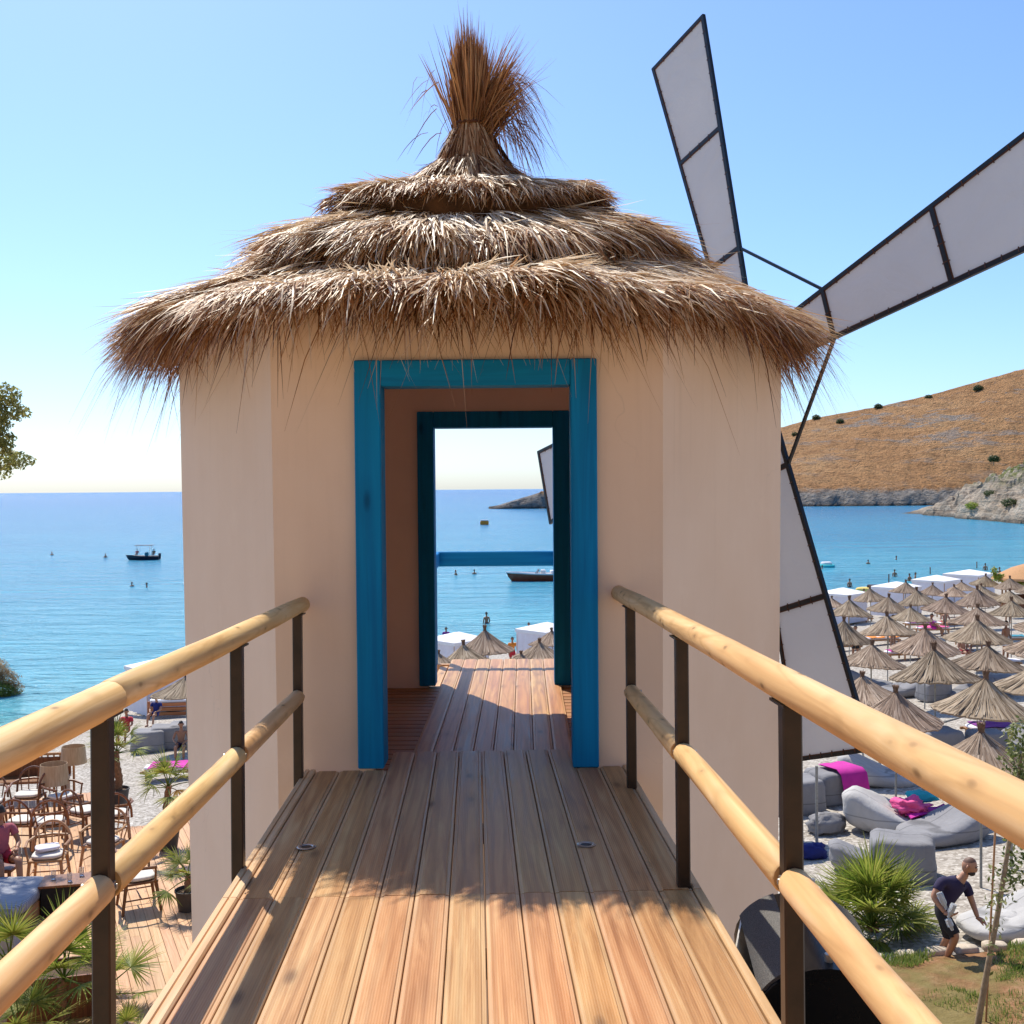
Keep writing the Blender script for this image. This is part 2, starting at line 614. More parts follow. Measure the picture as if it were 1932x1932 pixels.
ztop, zbot = EZ + 1.02, -0.4
HV = [R(-120 + 60 * i) for i in range(6)]     # vertex i to i+1: front, front-right, back-right, ...
for i in range(6):
    a0, a1 = HV[i], HV[i] + R(60)
    mid = (hexv(a0, SIDE) + hexv(a1, SIDE)) / 2
    nrm = mid.normalized()
    tan = (hexv(a1, SIDE) - hexv(a0, SIDE)).normalized()
    mb = MB()

    def slab(t0, t1, z0, z1):
        # a wall piece between offsets along the face, mitred at the corners
        def pt(t, inn, z):
            tt = t
            if abs(abs(t) - SIDE / 2) < 1e-6 and inn:
                tt = math.copysign(SIDE / 2 - WT * math.tan(R(30)), t)
            lean = 0.009 * (z - 6.0)          # the walls widen a touch upwards
            return nrm * (APO + lean * .87 - (WT if inn else 0)) + tan * (tt * (1 + lean / 1.96 if abs(abs(t) - SIDE / 2) < 1e-6 else 1)) + Vector((0, 0, z))
        vs = [pt(t, inn, z) for t in (t0, t1) for inn in (0, 1) for z in (z0, z1)]
        mb.add(vs, [(0, 1, 3, 2), (4, 6, 7, 5), (0, 4, 5, 1), (2, 3, 7, 6), (0, 2, 6, 4), (1, 5, 7, 3)])
        mb.m[-3] = 1                          # inner face: plaster made paler to offset the dim, orange bounce light indoors
    h = SIDE / 2
    if i in (0, 3):
        sg = 1 if i == 0 else -1
        l, r_ = sorted((sg * DX - 0.535, sg * DX + 0.535))
        slab(-h, l, zbot, ztop)
        slab(r_, h, zbot, ztop)
        slab(l, r_, EZ + (0.56 if i == 0 else 0.53), ztop)
        slab(l, r_, zbot, FLOOR - .06 if i == 3 else EZ - 1.47)
    else:
        slab(-h, h, zbot, ztop)
    mb.build('wall_panel', [M['plaster'], M['lifted_inner_plaster']], mill)


def door_frame(yc, z0, z1, ln):
    w_in, fw, dep = 0.475, 0.13, 0.19
    mb = MB()
    mb.box((DX, yc, z1 - fw / 2), (2 * w_in, dep - .01, fw), bev=.006)
    fr = mb.build('door_frame', M['blue_x'] if yc < 0 else M['blue_offset'], mill, label=ln)
    for s in (-1, 1):
        MB().box((DX + s * (w_in + fw / 2), yc, (z0 + z1) / 2), (fw, dep, z1 - z0), bev=.006).build('jamb', M['blue'] if yc < 0 else M['blue_offset'], fr)


M['blue_offset'] = wood('light_offset_blue', (.002, .12, .34), (.003, .18, .47), (.006, .23, .55), 'z', .8, .6, .05, True, bump=.15, spec=.12)  # the same blue with less green, countering the warm light on this frame
M['blue_x'] = wood('blue_stained_beam', (.002, .155, .34), (.003, .225, .46), (.006, .28, .54), 'x', .8, .6, .05, True, bump=.15, spec=.12)
door_frame(-APO + .045, EZ - 1.40, EZ + .648, 'blue door frame facing the footbridge')
door_frame(APO - .05, FLOOR, EZ + .62, 'blue door frame on the seaward side')

# inner floor: cross slats, walkway planks, balcony
for i in range(27):
    y = -1.56 + i * .122
    hw = min(1.86 - abs(y) * .577 - .05, 1.8)
    MB().box((0, y, FLOOR - .035), (2 * hw, .104, .03)).build('floor_slat', M['slat'], mill)
MB().prism([(SIDE * .93 * math.cos(a), SIDE * .93 * math.sin(a)) for a in HV], FLOOR - .12, FLOOR - .06, 'z').build('floor_frame', M['slat'], mill)
plank_prof = lambda w: [(-w / 2 + .0013, -.042), (-w / 2 + .002, -.007), (-w / 2 + .0045, -.0045), (-w / 2 + .014, -.0035), (-w / 2 + .017, 0),
                        (w / 2 - .017, 0), (w / 2 - .014, -.0035), (w / 2 - .0045, -.0045), (w / 2 - .002, -.007), (w / 2 - .0013, -.042)]
pw = .1203
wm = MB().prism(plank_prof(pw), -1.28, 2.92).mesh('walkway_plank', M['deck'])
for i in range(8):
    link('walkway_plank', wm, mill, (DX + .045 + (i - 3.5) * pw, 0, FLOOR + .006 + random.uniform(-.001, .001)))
bal = MB()
for x in (-.5, 0, .5):
    bal.box((DX + x, 2.32, FLOOR - .12), (.07, 1.2, .14))
bal.box((DX, 2.9, FLOOR - .115), (1.3, .05, .16))
bo = bal.build('balcony', M['edge'], mill)
M['blue_lit'] = wood('bounce_lit_blue', (.003, .17, .46), (.005, .24, .60), (.012, .30, .66), 'x', .8, .6, .05, True, bump=.15, spec=.12)  # the same blue brightened; light bounced off the floor is in the colour
MB().box((DX, 2.93, EZ - .64), (1.5, .06, .136), bev=.008).build('balcony_rail', M['blue_lit'], bo)
for x in (-.60, .60):
    MB().box((DX + x, 2.93, (FLOOR + EZ - .70) / 2 - .03), (.07, .07, EZ - .70 - FLOOR + .05), bev=.006).build('balcony_post', M['blue'], bo)
MB().box((DX + .565, 2.33, EZ - .64), (.06, 1.14, .13), bev=.008).build('balcony_rail', M['blue_lit'], bo)
MB().box((DX - .565, 2.33, EZ - .64), (.06, 1.14, .13), bev=.008).build('balcony_rail', M['blue_lit'], bo)
MB().prism([(SIDE * .93 * math.cos(a), SIDE * .93 * math.sin(a)) for a in HV], EZ + .88, EZ + .92, 'z').build('ceiling', M['lifted_inner_plaster'], mill)

# ---------------------------------------------------------------- thatch
RCX, RCY = -0.045, 0.0                        # roof centre in tower space


def strand_mesh(name, root, dirv, length, droop, width, tint, mat, side_jit=.6, seg=3, curl=None, up_n=None):
    n = len(root)
    t = np.linspace(0, 1, seg + 1)
    L = length[:, None, None]
    p = root[:, None, :] + dirv[:, None, :] * (L * t[None, :, None])
    p[:, :, 2] -= (droop * length)[:, None] * t[None, :] ** 2
    if curl is not None:
        p += curl[:, None, :] * (t[None, :, None] ** 2) * L
    nn = np.zeros_like(dirv)
    nn[:, 2] = 1
    if up_n is not None:
        nn = up_n
    side = np.cross(dirv, nn)
    side += RNG.normal(0, side_jit, side.shape) * .5
    side -= dirv * (side * dirv).sum(1, keepdims=True)
    side /= np.linalg.norm(side, axis=1, keepdims=True) + 1e-9
    wt = np.interp(t, [0, .5, .85, 1], [1, 1, .7, .12])
    off = side[:, None, :] * (width[:, None, None] * .5 * wt[None, :, None])
    a, b = p - off, p + off
    V = np.stack([a, b], 2).reshape(-1, 3)
    base = (np.arange(n) * (seg + 1) * 2)[:, None]
    q = np.concatenate([base + np.array([[2 * i, 2 * i + 1, 2 * i + 3, 2 * i + 2]]) for i in range(seg)], 1).reshape(-1)
    me = bpy.data.meshes.new(name)
    nf = n * seg
    me.vertices.add(len(V))
    me.vertices.foreach_set('co', V.astype(np.float32).ravel())
    me.loops.add(nf * 4)
    me.loops.foreach_set('vertex_index', q.astype(np.int32))
    me.polygons.add(nf)
    me.polygons.foreach_set('loop_start', np.arange(0, nf * 4, 4, dtype=np.int32))
    at = me.attributes.new('tint', 'FLOAT', 'POINT')
    at.data.foreach_set('value', np.repeat(tint, (seg + 1) * 2).astype(np.float32))
    me.materials.append(mat)
    me.update(calc_edges=True)
    return me


def front(az):                                # 1 at the side that faces the bridge and its opposite, 0 at the flanks
    return np.sin(az) ** 2


def tier_surf(az, u, r0, r1, z0, z1):
    """z0, z1: (at the flanks, at the front)"""
    fr = front(az)
    za = z0[0] + (z0[1] - z0[0]) * fr
    zb = z1[0] + (z1[1] - z1[0]) * fr
    wob = .03 * np.sin(az * 5 + r0 * 7) + .02 * np.sin(az * 11 + r0 * 3)
    bk = np.clip(np.sin(az), 0, 1) ** 2       # shorter, higher eave on the seaward side
    r = r0 + (r1 - r0) * u + wob * u
    k_ = np.clip((r - 1.2) / .8, 0, 1.3) * bk
    return r * (1 - .15 * k_), za + (zb - za) * u + .6 * wob * u + .16 * k_


def clump(az, f, ph):
    return (np.sin(az * f + ph) + np.sin(az * f * 1.7 + ph * 2.3) + np.sin(az * f * 3.1 + ph * .7)) / 3


def straw_tier(n, r0, r1, z0, z1, thick, lmin, lmax, droop, tb, wid, over=0.0, mat='straw', seed=0, sparse=0, urange=(0, 1), jit=.16):
    az = RNG.uniform(0, 2 * PI, n)
    u = urange[0] + (urange[1] - urange[0]) * RNG.uniform(0, 1, n) ** .85
    # gather straws into tufts
    nt = 210
    key = np.floor(az / (2 * PI) * nt + u * 3.0 + RNG.normal(0, .35, n))
    tuft = np.sin(key * 12.9898 + seed) * 43758.5453
    tuft = tuft - np.floor(tuft)
    r, z = tier_surf(az, u, r0, r1, z0, z1)
    _, z_ = tier_surf(az, u + .05, r0, r1, z0, z1)
    slope = np.arctan2(z_ - z, (r1 - r0) * .05)
    lift = RNG.uniform(0, 1, n) ** .7 * thick * (.55 + .9 * tuft)
    slope = slope + RNG.normal(0, .07, n) + (tuft - .5) * .16
    yaw = az + RNG.normal(0, jit, n) + (tuft - .5) * .5 + .25 * clump(az, 9, seed)
    root = np.stack([RCX + r * np.cos(az), RCY + r * np.sin(az), EZ + z + lift], 1)
    d = np.stack([np.cos(yaw) * np.cos(slope), np.sin(yaw) * np.cos(slope), np.sin(slope)], 1)
    ln = RNG.uniform(lmin, lmax, n) * (.75 + .5 * tuft)
    dr = np.clip(RNG.normal(droop, .12, n), 0, 1.5)
    tint = np.clip(tb + .22 * (np.sin(az) ** 2 - .55) + .30 * (lift / max(thick, 1e-3) - .5) + .35 * (tuft - .5) + RNG.normal(0, .22, n), 0, 1)  # flanks tinted oranger: the glow of backlit straw is put into the colour
    w = RNG.uniform(.6, 1.6, n) * wid
    bk = np.clip(np.sin(az), 0, 1) ** 2
    dr = dr * (1 - .6 * bk)
    ln = ln * np.where(r > 1.3, 1 - .45 * bk, 1)
    curl = RNG.normal(0, .06, (n, 3))
    nrm = np.stack([-np.sin(slope) * np.cos(az), -np.sin(slope) * np.sin(az), np.cos(slope)], 1)
    return root, d, ln, dr, w, tint, curl, nrm


def merge(*a):
    return [np.concatenate(x) for x in zip(*a)]


def build_tier(name, mat, parent, data, **kw):
    root, d, ln, dr, w, tint, curl, nrm = data
    return link(name, strand_mesh(name, root, d, ln, dr, w, tint, M[mat], curl=curl, up_n=nrm), parent, kind='stuff', **kw)


core = MB()
core.lathe([(1.60, 1.04), (1.84, .95), (1.86, 1.0), (1.30, 1.06), (1.22, 1.10), (1.20, 1.25), (.72, 1.49), (.68, 1.55), (.80, 1.68), (.82, 1.71), (.42, 1.87), (.22, 2.02), (.13, 2.16), (.10, 2.28), (.09, 2.46)],
           48, (RCX, RCY, EZ), cap=True, wob=lambda t, i: 1 + .012 * math.sin(7 * t + i))
for i in range(len(core.v)):                  # the roof sits a little higher on its flanks
    x, y, z = core.v[i]
    rad = math.hypot(x - RCX, y - RCY)
    if rad > .5:
        bk_ = max(0, (y - RCY) / rad) ** 2 * max(0, min(1.2, (rad - 1.2) / .8))
        x, y = RCX + (x - RCX) * (1 - .15 * bk_), RCY + (y - RCY) * (1 - .15 * bk_)
        z += .16 * bk_
        core.v[i] = (x, y, z + (1 - (y - RCY) ** 2 / rad ** 2) * float(np.interp(rad, [.5, .8, 1.3, 2.0], [0, .10, .24, .06])))
roof = core.build('thatched_roof', M['thatchbase'], mill, smooth='all')
# eave tier
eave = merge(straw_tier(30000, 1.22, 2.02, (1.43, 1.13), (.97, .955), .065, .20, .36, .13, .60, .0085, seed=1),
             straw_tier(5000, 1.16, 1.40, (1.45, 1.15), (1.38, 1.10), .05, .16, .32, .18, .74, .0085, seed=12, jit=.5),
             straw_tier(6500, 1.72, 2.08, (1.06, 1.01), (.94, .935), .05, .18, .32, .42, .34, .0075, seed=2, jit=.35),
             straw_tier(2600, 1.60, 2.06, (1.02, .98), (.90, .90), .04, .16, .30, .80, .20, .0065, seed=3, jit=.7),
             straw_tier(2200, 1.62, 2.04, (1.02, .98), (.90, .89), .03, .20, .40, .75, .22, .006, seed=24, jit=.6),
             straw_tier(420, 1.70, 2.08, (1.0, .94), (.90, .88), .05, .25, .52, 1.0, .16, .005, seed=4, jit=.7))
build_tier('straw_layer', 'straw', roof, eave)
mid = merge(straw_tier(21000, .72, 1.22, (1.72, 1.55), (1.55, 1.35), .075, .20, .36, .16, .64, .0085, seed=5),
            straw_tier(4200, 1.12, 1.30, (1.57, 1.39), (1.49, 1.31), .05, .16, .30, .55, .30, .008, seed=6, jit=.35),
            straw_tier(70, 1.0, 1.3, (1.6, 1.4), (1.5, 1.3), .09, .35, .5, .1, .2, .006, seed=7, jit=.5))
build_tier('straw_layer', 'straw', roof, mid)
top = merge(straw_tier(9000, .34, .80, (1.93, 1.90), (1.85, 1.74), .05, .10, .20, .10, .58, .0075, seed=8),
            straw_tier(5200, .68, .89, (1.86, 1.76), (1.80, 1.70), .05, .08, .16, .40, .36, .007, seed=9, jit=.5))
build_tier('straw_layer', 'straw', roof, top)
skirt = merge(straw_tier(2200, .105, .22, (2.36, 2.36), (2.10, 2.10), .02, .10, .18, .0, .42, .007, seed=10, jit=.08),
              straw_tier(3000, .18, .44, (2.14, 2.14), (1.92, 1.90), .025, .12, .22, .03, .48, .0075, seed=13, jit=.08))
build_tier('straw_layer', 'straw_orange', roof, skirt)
# tied sheaf on top
n = 4200
az = RNG.uniform(0, 2 * PI, n)
rr = .10 * np.sqrt(RNG.uniform(0, 1, n))
root = np.stack([RCX + rr * np.cos(az), RCY + rr * np.sin(az), EZ + RNG.uniform(2.14, 2.34, n)], 1)
spread = rr / .10
branch = (np.cos(az) > .15) & (RNG.uniform(0, 1, n) < .32)
tilt = spread * RNG.uniform(-.06, .03, n)
yaw = az + RNG.normal(0, .25, n)
tilt = np.where(branch, RNG.uniform(.16, .42, n) * (.5 + .5 * spread), tilt)
yaw = np.where(branch, RNG.normal(-.1, .3, n), yaw)
wild = RNG.uniform(0, 1, n) < .05
tilt = np.where(wild, RNG.uniform(.12, .55, n), tilt)
d = np.stack([np.sin(tilt) * np.cos(yaw), np.sin(tilt) * np.sin(yaw), np.cos(tilt)], 1)
ln = np.where(branch, RNG.uniform(.36, .60, n), RNG.uniform(.42, .74, n) * (1.05 - .25 * spread))
dr = np.where(branch, np.clip(RNG.normal(.12, .22, n), -.1, .9), np.clip(RNG.normal(-.02, .08, n), -.2, .3))
out_ = np.where(branch, .38, .05) * spread * RNG.uniform(.4, 1.3, n)
curl = RNG.normal(0, .035, (n, 3)) + np.stack([np.cos(yaw) * out_, np.sin(yaw) * out_, np.zeros(n)], 1)
tint = np.clip(.42 + .5 * (spread - .5) * .4 + RNG.normal(0, .2, n), 0, 1)
sheaf = strand_mesh('straw_sheaf', root, d, ln, dr, RNG.uniform(.005, .010, n), tint, M['straw_orange'], curl=curl, seg=4)
so = link('straw_sheaf', sheaf, roof, kind='stuff')
n = 320                                       # broken straws hanging beside the neck
az = RNG.choice([0.15, PI], n, p=[.95, .05]) + RNG.normal(0, .5, n)
root = np.stack([RCX + (.16 + RNG.uniform(0, .20, n)) * np.cos(az), RCY + .12 * np.sin(az), EZ + RNG.uniform(2.30, 2.72, n)], 1)
d = np.stack([np.cos(az) * .5, np.sin(az) * .5, RNG.uniform(-.4, .3, n)], 1)
link('straw_sheaf', strand_mesh('straw_sheaf', root, d, RNG.uniform(.2, .42, n), RNG.uniform(.5, 1.1, n), RNG.uniform(.004, .007, n), RNG.uniform(.1, .6, n),
                                M['straw_orange'], curl=RNG.normal(0, .15, (n, 3)), seg=4), roof, kind='stuff')
MB().tube([(RCX + .118 * math.cos(t), RCY + .118 * math.sin(t), EZ + 2.36) for t in np.linspace(0, 2 * PI, 25)], .010, 6, False).build('binding', M['straw_orange'], roof)
MB().tube([(RCX + .78 * math.cos(t), RCY + .78 * math.sin(t), EZ + 1.56) for t in np.linspace(0, 2 * PI, 41)], .012, 6, False).build('binding', M['rope'], roof, True)

# ---------------------------------------------------------------- sails
NW = Vector((math.cos(R(30)), math.sin(R(30)), 0))                # wheel axis, out of the back-right wall
HUB = Vector((1.986, 1.16, EZ + .938))
S0, T0 = Vector((-.5, .866, 0)), Vector((0, 0, 1))
A0 = R(17.2)


def wp(along, perp, ang, off=0.0):            # along the arm, across it, in the wheel plane
    u = S0 * math.sin(ang) + T0 * math.cos(ang)
    w = S0 * math.cos(ang) - T0 * math.sin(ang)
    return HUB + u * along + w * perp + NW * off


hw_at = lambda a: .108 + (a - 0) * .0828
for kk in range(4):
    ang = A0 + kk * PI / 2
    bars = [.34, .87, 1.86, (2.81, 3.12, 2.93, 2.81)[kk]]
    fb = .028
    mb = MB()
    for s in (-1, 1):
        mb.bar(wp(.05, s * hw_at(.05), ang), wp(bars[-1] + fb / 2, s * hw_at(bars[-1]), ang), fb, fb, NW)
    for a in bars:
        mb.bar(wp(a, -hw_at(a) + fb / 2, ang), wp(a, hw_at(a) - fb / 2, ang), fb, fb, NW)
    sail = mb.build('sail', M['black'], mill)
    for a, b in zip(bars[:-1], bars[1:]):
        pm = MB()
        g = .017
        a2, b2 = a + g, b - g
        q = [wp(a2, -hw_at(a2) + g, ang), wp(a2, hw_at(a2) - g, ang), wp(b2, hw_at(b2) - g, ang), wp(b2, -hw_at(b2) + g, ang)]
        vs = [p + NW * .004 for p in q] + [p - NW * .004 for p in q]
        pm.add(vs, [(0, 1, 2, 3), (7, 6, 5, 4), (0, 4, 5, 1), (1, 5, 6, 2), (2, 6, 7, 3), (3, 7, 4, 0)])
        pm.build('sail_panel', M['canvas'], sail)
        tr_ = MB()                            # hem cord round the cloth
        for i in range(4):
            tr_.bar(q[i] - NW * .008, q[(i + 1) % 4] - NW * .008, .007, .007, NW)
        for i in range(4):                    # lacing cord between cloth and frame
            e0_, e1_ = q[i], q[(i + 1) % 4]
            out_v = ((e0_ + e1_) / 2 - sum(q, Vector()) / 4).normalized()
            nl = max(2, int((e1_ - e0_).length / .11))
            for j in range(1, nl):
                p_ = e0_.lerp(e1_, j / nl)
                tr_.bar(p_ - out_v * .012 - NW * .007, p_ + out_v * .022 - NW * .015, .006, .006, NW)
        tr_.build('hem', M['straw_orange'], sail)
    b2 = ang + PI / 2
    MB().bar(wp(.87, hw_at(.87), ang), wp(.87, -hw_at(.87), b2), .02, .02, NW).build('sail_stay', M['black'], mill)
MB().tube([HUB + NW * .16, HUB + NW * .10, HUB - NW * .10, HUB - NW * .12], [.05, .14, .14, .1], 14).build('hub', M['black'], mill, True)
MB().tube([HUB - NW * .1, HUB - NW * 1.5], .05, 12).build('axle', M['steel'], mill, True)

# ================================================================ FOOTBRIDGE
BYAW = math.atan(.0329)
BO = Vector((-0.2355, 5.6, EYE.z - 1.305 - .017 * 5.6))
bridge = thing('footbridge', 'timber plank footbridge leading to the windmill doorway', 'footbridge', BO, (-.017, 0, BYAW))
HWB = .8145
npl, e0, e1 = 13, .058, .032
pwb = (2 * HWB - e0 - e1) / npl
joints = [.36, -1.862, -4.9, -7.6]
pls = {}
for j in range(3):
    y1, y0 = joints[j] - .002, joints[j + 1] + .002
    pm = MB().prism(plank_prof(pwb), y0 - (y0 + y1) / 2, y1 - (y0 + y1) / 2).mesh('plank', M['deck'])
    # first row is narrower inside the doorway
    for i in range(npl):
        x = -HWB + e0 + (i + .5) * pwb
        if j == 0 and (abs(x - .065) + pwb / 2 > .50):
            yy = -.05
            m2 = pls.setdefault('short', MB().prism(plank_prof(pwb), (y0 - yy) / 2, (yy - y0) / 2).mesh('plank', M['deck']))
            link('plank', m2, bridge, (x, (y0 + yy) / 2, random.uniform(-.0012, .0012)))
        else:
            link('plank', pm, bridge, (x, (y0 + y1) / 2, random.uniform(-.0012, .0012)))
    ye = min(y1, -.03)
    el = MB().prism([(-e0 / 2 + .001, -.13), (-e0 / 2 + .001, -.002), (-e0 / 2 + .006, .004), (-.006, .004), (-.003, -.002), (0, -.002), (.003, .004), (e0 / 2 - .006, .004), (e0 / 2 - .001, -.002), (e0 / 2 - .001, -.13)], y0, ye)
    el.build('edge_board', M['edge'], bridge).location.x = -HWB + e0 / 2
    er = MB().prism([(-e1 / 2 + .001, -.13), (-e1 / 2 + .001, -.002), (-e1 / 2 + .005, .003), (e1 / 2 - .005, .003), (e1 / 2 - .001, -.002), (e1 / 2 - .001, -.13)], y0, ye)
    er.build('edge_board', M['edge'], bridge).location.x = HWB - e1 / 2
for x in (-.66, 0, .66):
    MB().box((x, -3.8, -.115), (.08, 7.4, .17)).build('joist', M['edge'], bridge)
for y in (-.35, -1.86, -3.4, -4.9, -6.5):
    MB().box((0, y, -.24), (1.5, .08, .075)).build('cross_beam', M['steel'], bridge)
for y in (-3.4, -6.5):
    for x in (-.6, .6):
        MB().box((x, y, -2.75), (.09, .09, 4.94)).build('support_post', M['steel'], bridge)
# recessed deck lights
for px, py in ((578, 1600), (1106, 1596)):
    d = 4.27
    pt = P(px, py, d)
    loc = bridge_inv = (Matrix.Translation(BO) @ Euler((-.017, 0, BYAW)).to_matrix().to_4x4()).inverted() @ pt
    ring = MB().lathe([(.024, .0012), (.034, .0012), (.037, .0032), (.031, .0062), (.025, .0052), (.022, .002)], 24).build('deck_light', M['bolt'], bridge, True, loc=(loc.x, loc.y, .0))
    MB().lathe([(.0225, 0), (.0225, .0026), (.012, .0032)], 20).build('lens', M['black'], ring, True)


# ---------------------------------------------------------------- handrails
def pole(y0, y1, r0, r1, wav=.004, n=16, seed=0):
    k_ = max(3, int(abs(y1 - y0) / .25))
    pts, rad = [], []
    for i in range(k_ + 1):
        t = i / k_
        y = y0 + (y1 - y0) * t
        pts.append((wav * mnoise.noise((seed, y * 1.3, 0)), y, wav * mnoise.noise((seed + 9, y * 1.3, 4))))
        rad.append((r0 + (r1 - r0) * t) * (1 + .035 * mnoise.noise((seed + 3, y * 2.2, 1))))
    e = .006
    pts = [(pts[0][0], pts[0][1], pts[0][2])] + [(pts[0][0], pts[0][1] + math.copysign(e, y1 - y0), pts[0][2])] + pts[1:-1] + \
          [(pts[-1][0], pts[-1][1] - math.copysign(e, y1 - y0), pts[-1][2]), pts[-1]]
    rad = [rad[0] * .9, rad[0]] + rad[1:-1] + [rad[-1], rad[-1] * .9]
    return MB().tube(pts, rad, n)


def handrail(label, x0, slope, ztop_, zmid, ybeg, joint, posts, rtop, rmid, inside):
    """one side of the bridge: x0 at y=0 (depth 5.6); local y along the rail"""
    o = thing('handrail', label, 'handrail', (x0, 5.6, BO.z), (-.027, 0, math.atan(-slope)), group='handrails of the footbridge')
    a = pole(joint, ybeg, rtop * 1.06 if joint > -7 else rtop, rtop, seed=1 + x0).build('top_rail', M['rail'], o, True)
    a.location.z = ztop_
    b = pole(-7.4, joint - .003, rtop * 1.09, rtop * 1.10, seed=5 + x0).build('top_rail', M['rail'], o, True)
    b.location.z = ztop_ - .004
    pm = MB()
    for y in posts:
        ph = ztop_ - rtop * .8
        p = MB().box((0, y, (ph - .32) / 2), (.044, .044, ph + .32), bev=.004).build('post', M['steel'], o)
        MB().tube([(-inside * .05, y, zmid), (inside * .032, y, zmid)], .007, 8).build('bolt', M['bolt'], p)
        MB().tube([(inside * .02, y, zmid), (inside * .027, y, zmid)], .014, 6).build('nut', M['bolt'], p)
        MB().box((0, y, ztop_ - rtop * .92), (.062, .12, .006)).build('saddle', M['steel'], p)
    for i in range(len(posts) - 1):
        c = pole(posts[i] - .02, posts[i + 1] + .024, rmid * .97, rmid * 1.03, .003, seed=11 * i + x0).build('mid_rail', M['rail'], o, True)
        c.location = (inside * .0, 0, zmid)
    return o


def post_ys(depths):
    return [d - 5.6 for d in depths]


lz = EYE.z - .571 - BO.z
rz_ = EYE.z - .528 - BO.z
handrail('left handrail of pale peeled poles on brown steel posts', -1.053, -.029, lz, lz - .436, -.06, -2.96, post_ys([5.38, 4.03, 2.58, 1.2, -.2, -1.6]), .0385, .0375, 1)
handrail('right handrail of pale knotty poles on brown steel posts', .5365, -.024, rz_, rz_ - .430, .0, -7.2, post_ys([5.15, 3.80, 2.43, 1.1, -.2, -1.6]), .0385, .0375, -1)

# ================================================================ SEA, BEACH, LAND
# sea
k = N('sea_water')
tc = k.n('TexCoord')
sep = k.n('SeparateXYZ', i0=tc.outputs['Object'])
X, Y = sep.outputs[0], sep.outputs[1]
s_ = k.math('ADD', k.math('MULTIPLY', k.math('ADD', X, 3.0), -.688), k.math('MULTIPLY', k.math('SUBTRACT', Y, 58.8), .725))
off = k.math('SUBTRACT', s_, 5.0)                             # metres out from the waterline
lg = k.math('LOGARITHM', k.math('ADD', k.math('MAXIMUM', off, 0), 4.0), 10.0)
big = k.noise(k.coord((.004, .012, .01), rnd=False), 1, 3)
med = k.noise(k.coord((.03, .09, .1), rnd=False), 1, 4)
lg2 = k.math('ADD', lg, k.math('MULTIPLY', k.math('SUBTRACT', big, .5), .7))
col = k.ramp(k.maprange(lg2, .6, 3.6, 0, 1), [(0, (.20, .54, .55)), (.22, (.085, .42, .56)), (.42, (.042, .32, .49)), (.62, (.026, .215, .41)), (.85, (.014, .12, .33)), (1, (.012, .10, .29))])
col = k.mix(k.maprange(med, .35, .7, 0, .3), col, (.012, .13, .30))
wv1 = k.noise(k.coord((.55, 1.5, 1), rnd=False), 1.0, 5, .62, .6)
wv2 = k.noise(k.coord((.10, .32, 1), rnd=False), 1.0, 5, .6, .4)
nrm = k.bump(wv2, 1.0, 2.2)
nrm = k.bump(wv1, 1.0, .65, nrm)
k.bs(Base_Color=col, Roughness=.2, IOR=1.33, Specular_IOR_Level=.2, Normal=nrm)
M['sea'] = k.m
mb = MB()
mb.add([(-30000, -300, SEA), (30000, -300, SEA), (30000, 45000, SEA), (-30000, 45000, SEA)], [(0, 1, 2, 3)])
mb.build('sea', M['sea'], kind='structure')

# pebble beach and slope
k = N('pebbles')
v = k.coord(rnd=False)
vo = k.n('TexVoronoi', {'feature': 'F1'}, i0=v, Scale=17, Randomness=1)
vo2 = k.n('TexVoronoi', {'feature': 'F1'}, i0=v, Scale=6.5, Randomness=1)
w1 = k.n('SeparateColor', i0=vo.outputs['Color']).outputs[0]
f = k.noise(v, .35, 4)
col = k.ramp(w1, [(0, (.19, .165, .14)), (.35, (.33, .295, .25)), (.7, (.43, .39, .34)), (1, (.60, .56, .50))])
col = k.mix(k.maprange(f, .35, .7, 0, .3), col, (.36, .30, .235))
dist = k.math('ADD', k.math('MULTIPLY', vo.outputs['Distance'], 1.0), k.math('MULTIPLY', vo2.outputs['Distance'], .8))
k.bs(Base_Color=col, Roughness=.85, Specular_IOR_Level=.2, Normal=k.bump(dist, -.8, .05))
M['pebbles'] = k.m
xs = np.concatenate([np.arange(-60, -14, 2.0), np.arange(-14, 40, .5), np.arange(40, 200, 3.0)])
ys = np.concatenate([np.arange(-14, 10, 2.0), np.arange(10, 60, .5), np.arange(60, 240, 2.5)])
mb = MB()
gx, gy = np.meshgrid(xs, ys)


def rough(x, y):
    return .05 * mnoise.noise((x * .6, y * .6, 0)) + .025 * mnoise.noise((x * 2.1, y * 2.1, 3))


vs = [(float(x), float(y), max(ground(x, y), -6) + rough(x, y)) for x, y in zip(gx.ravel(), gy.ravel())]
W = len(xs)
fs = [(j * W + i, j * W + i + 1, (j + 1) * W + i + 1, (j + 1) * W + i) for j in range(len(ys) - 1) for i in range(W - 1)
      if shore(xs[i], ys[j]) > -14]
mb.add(vs, fs)
mb.build('beach', M['pebbles'], kind='structure', smooth='all')

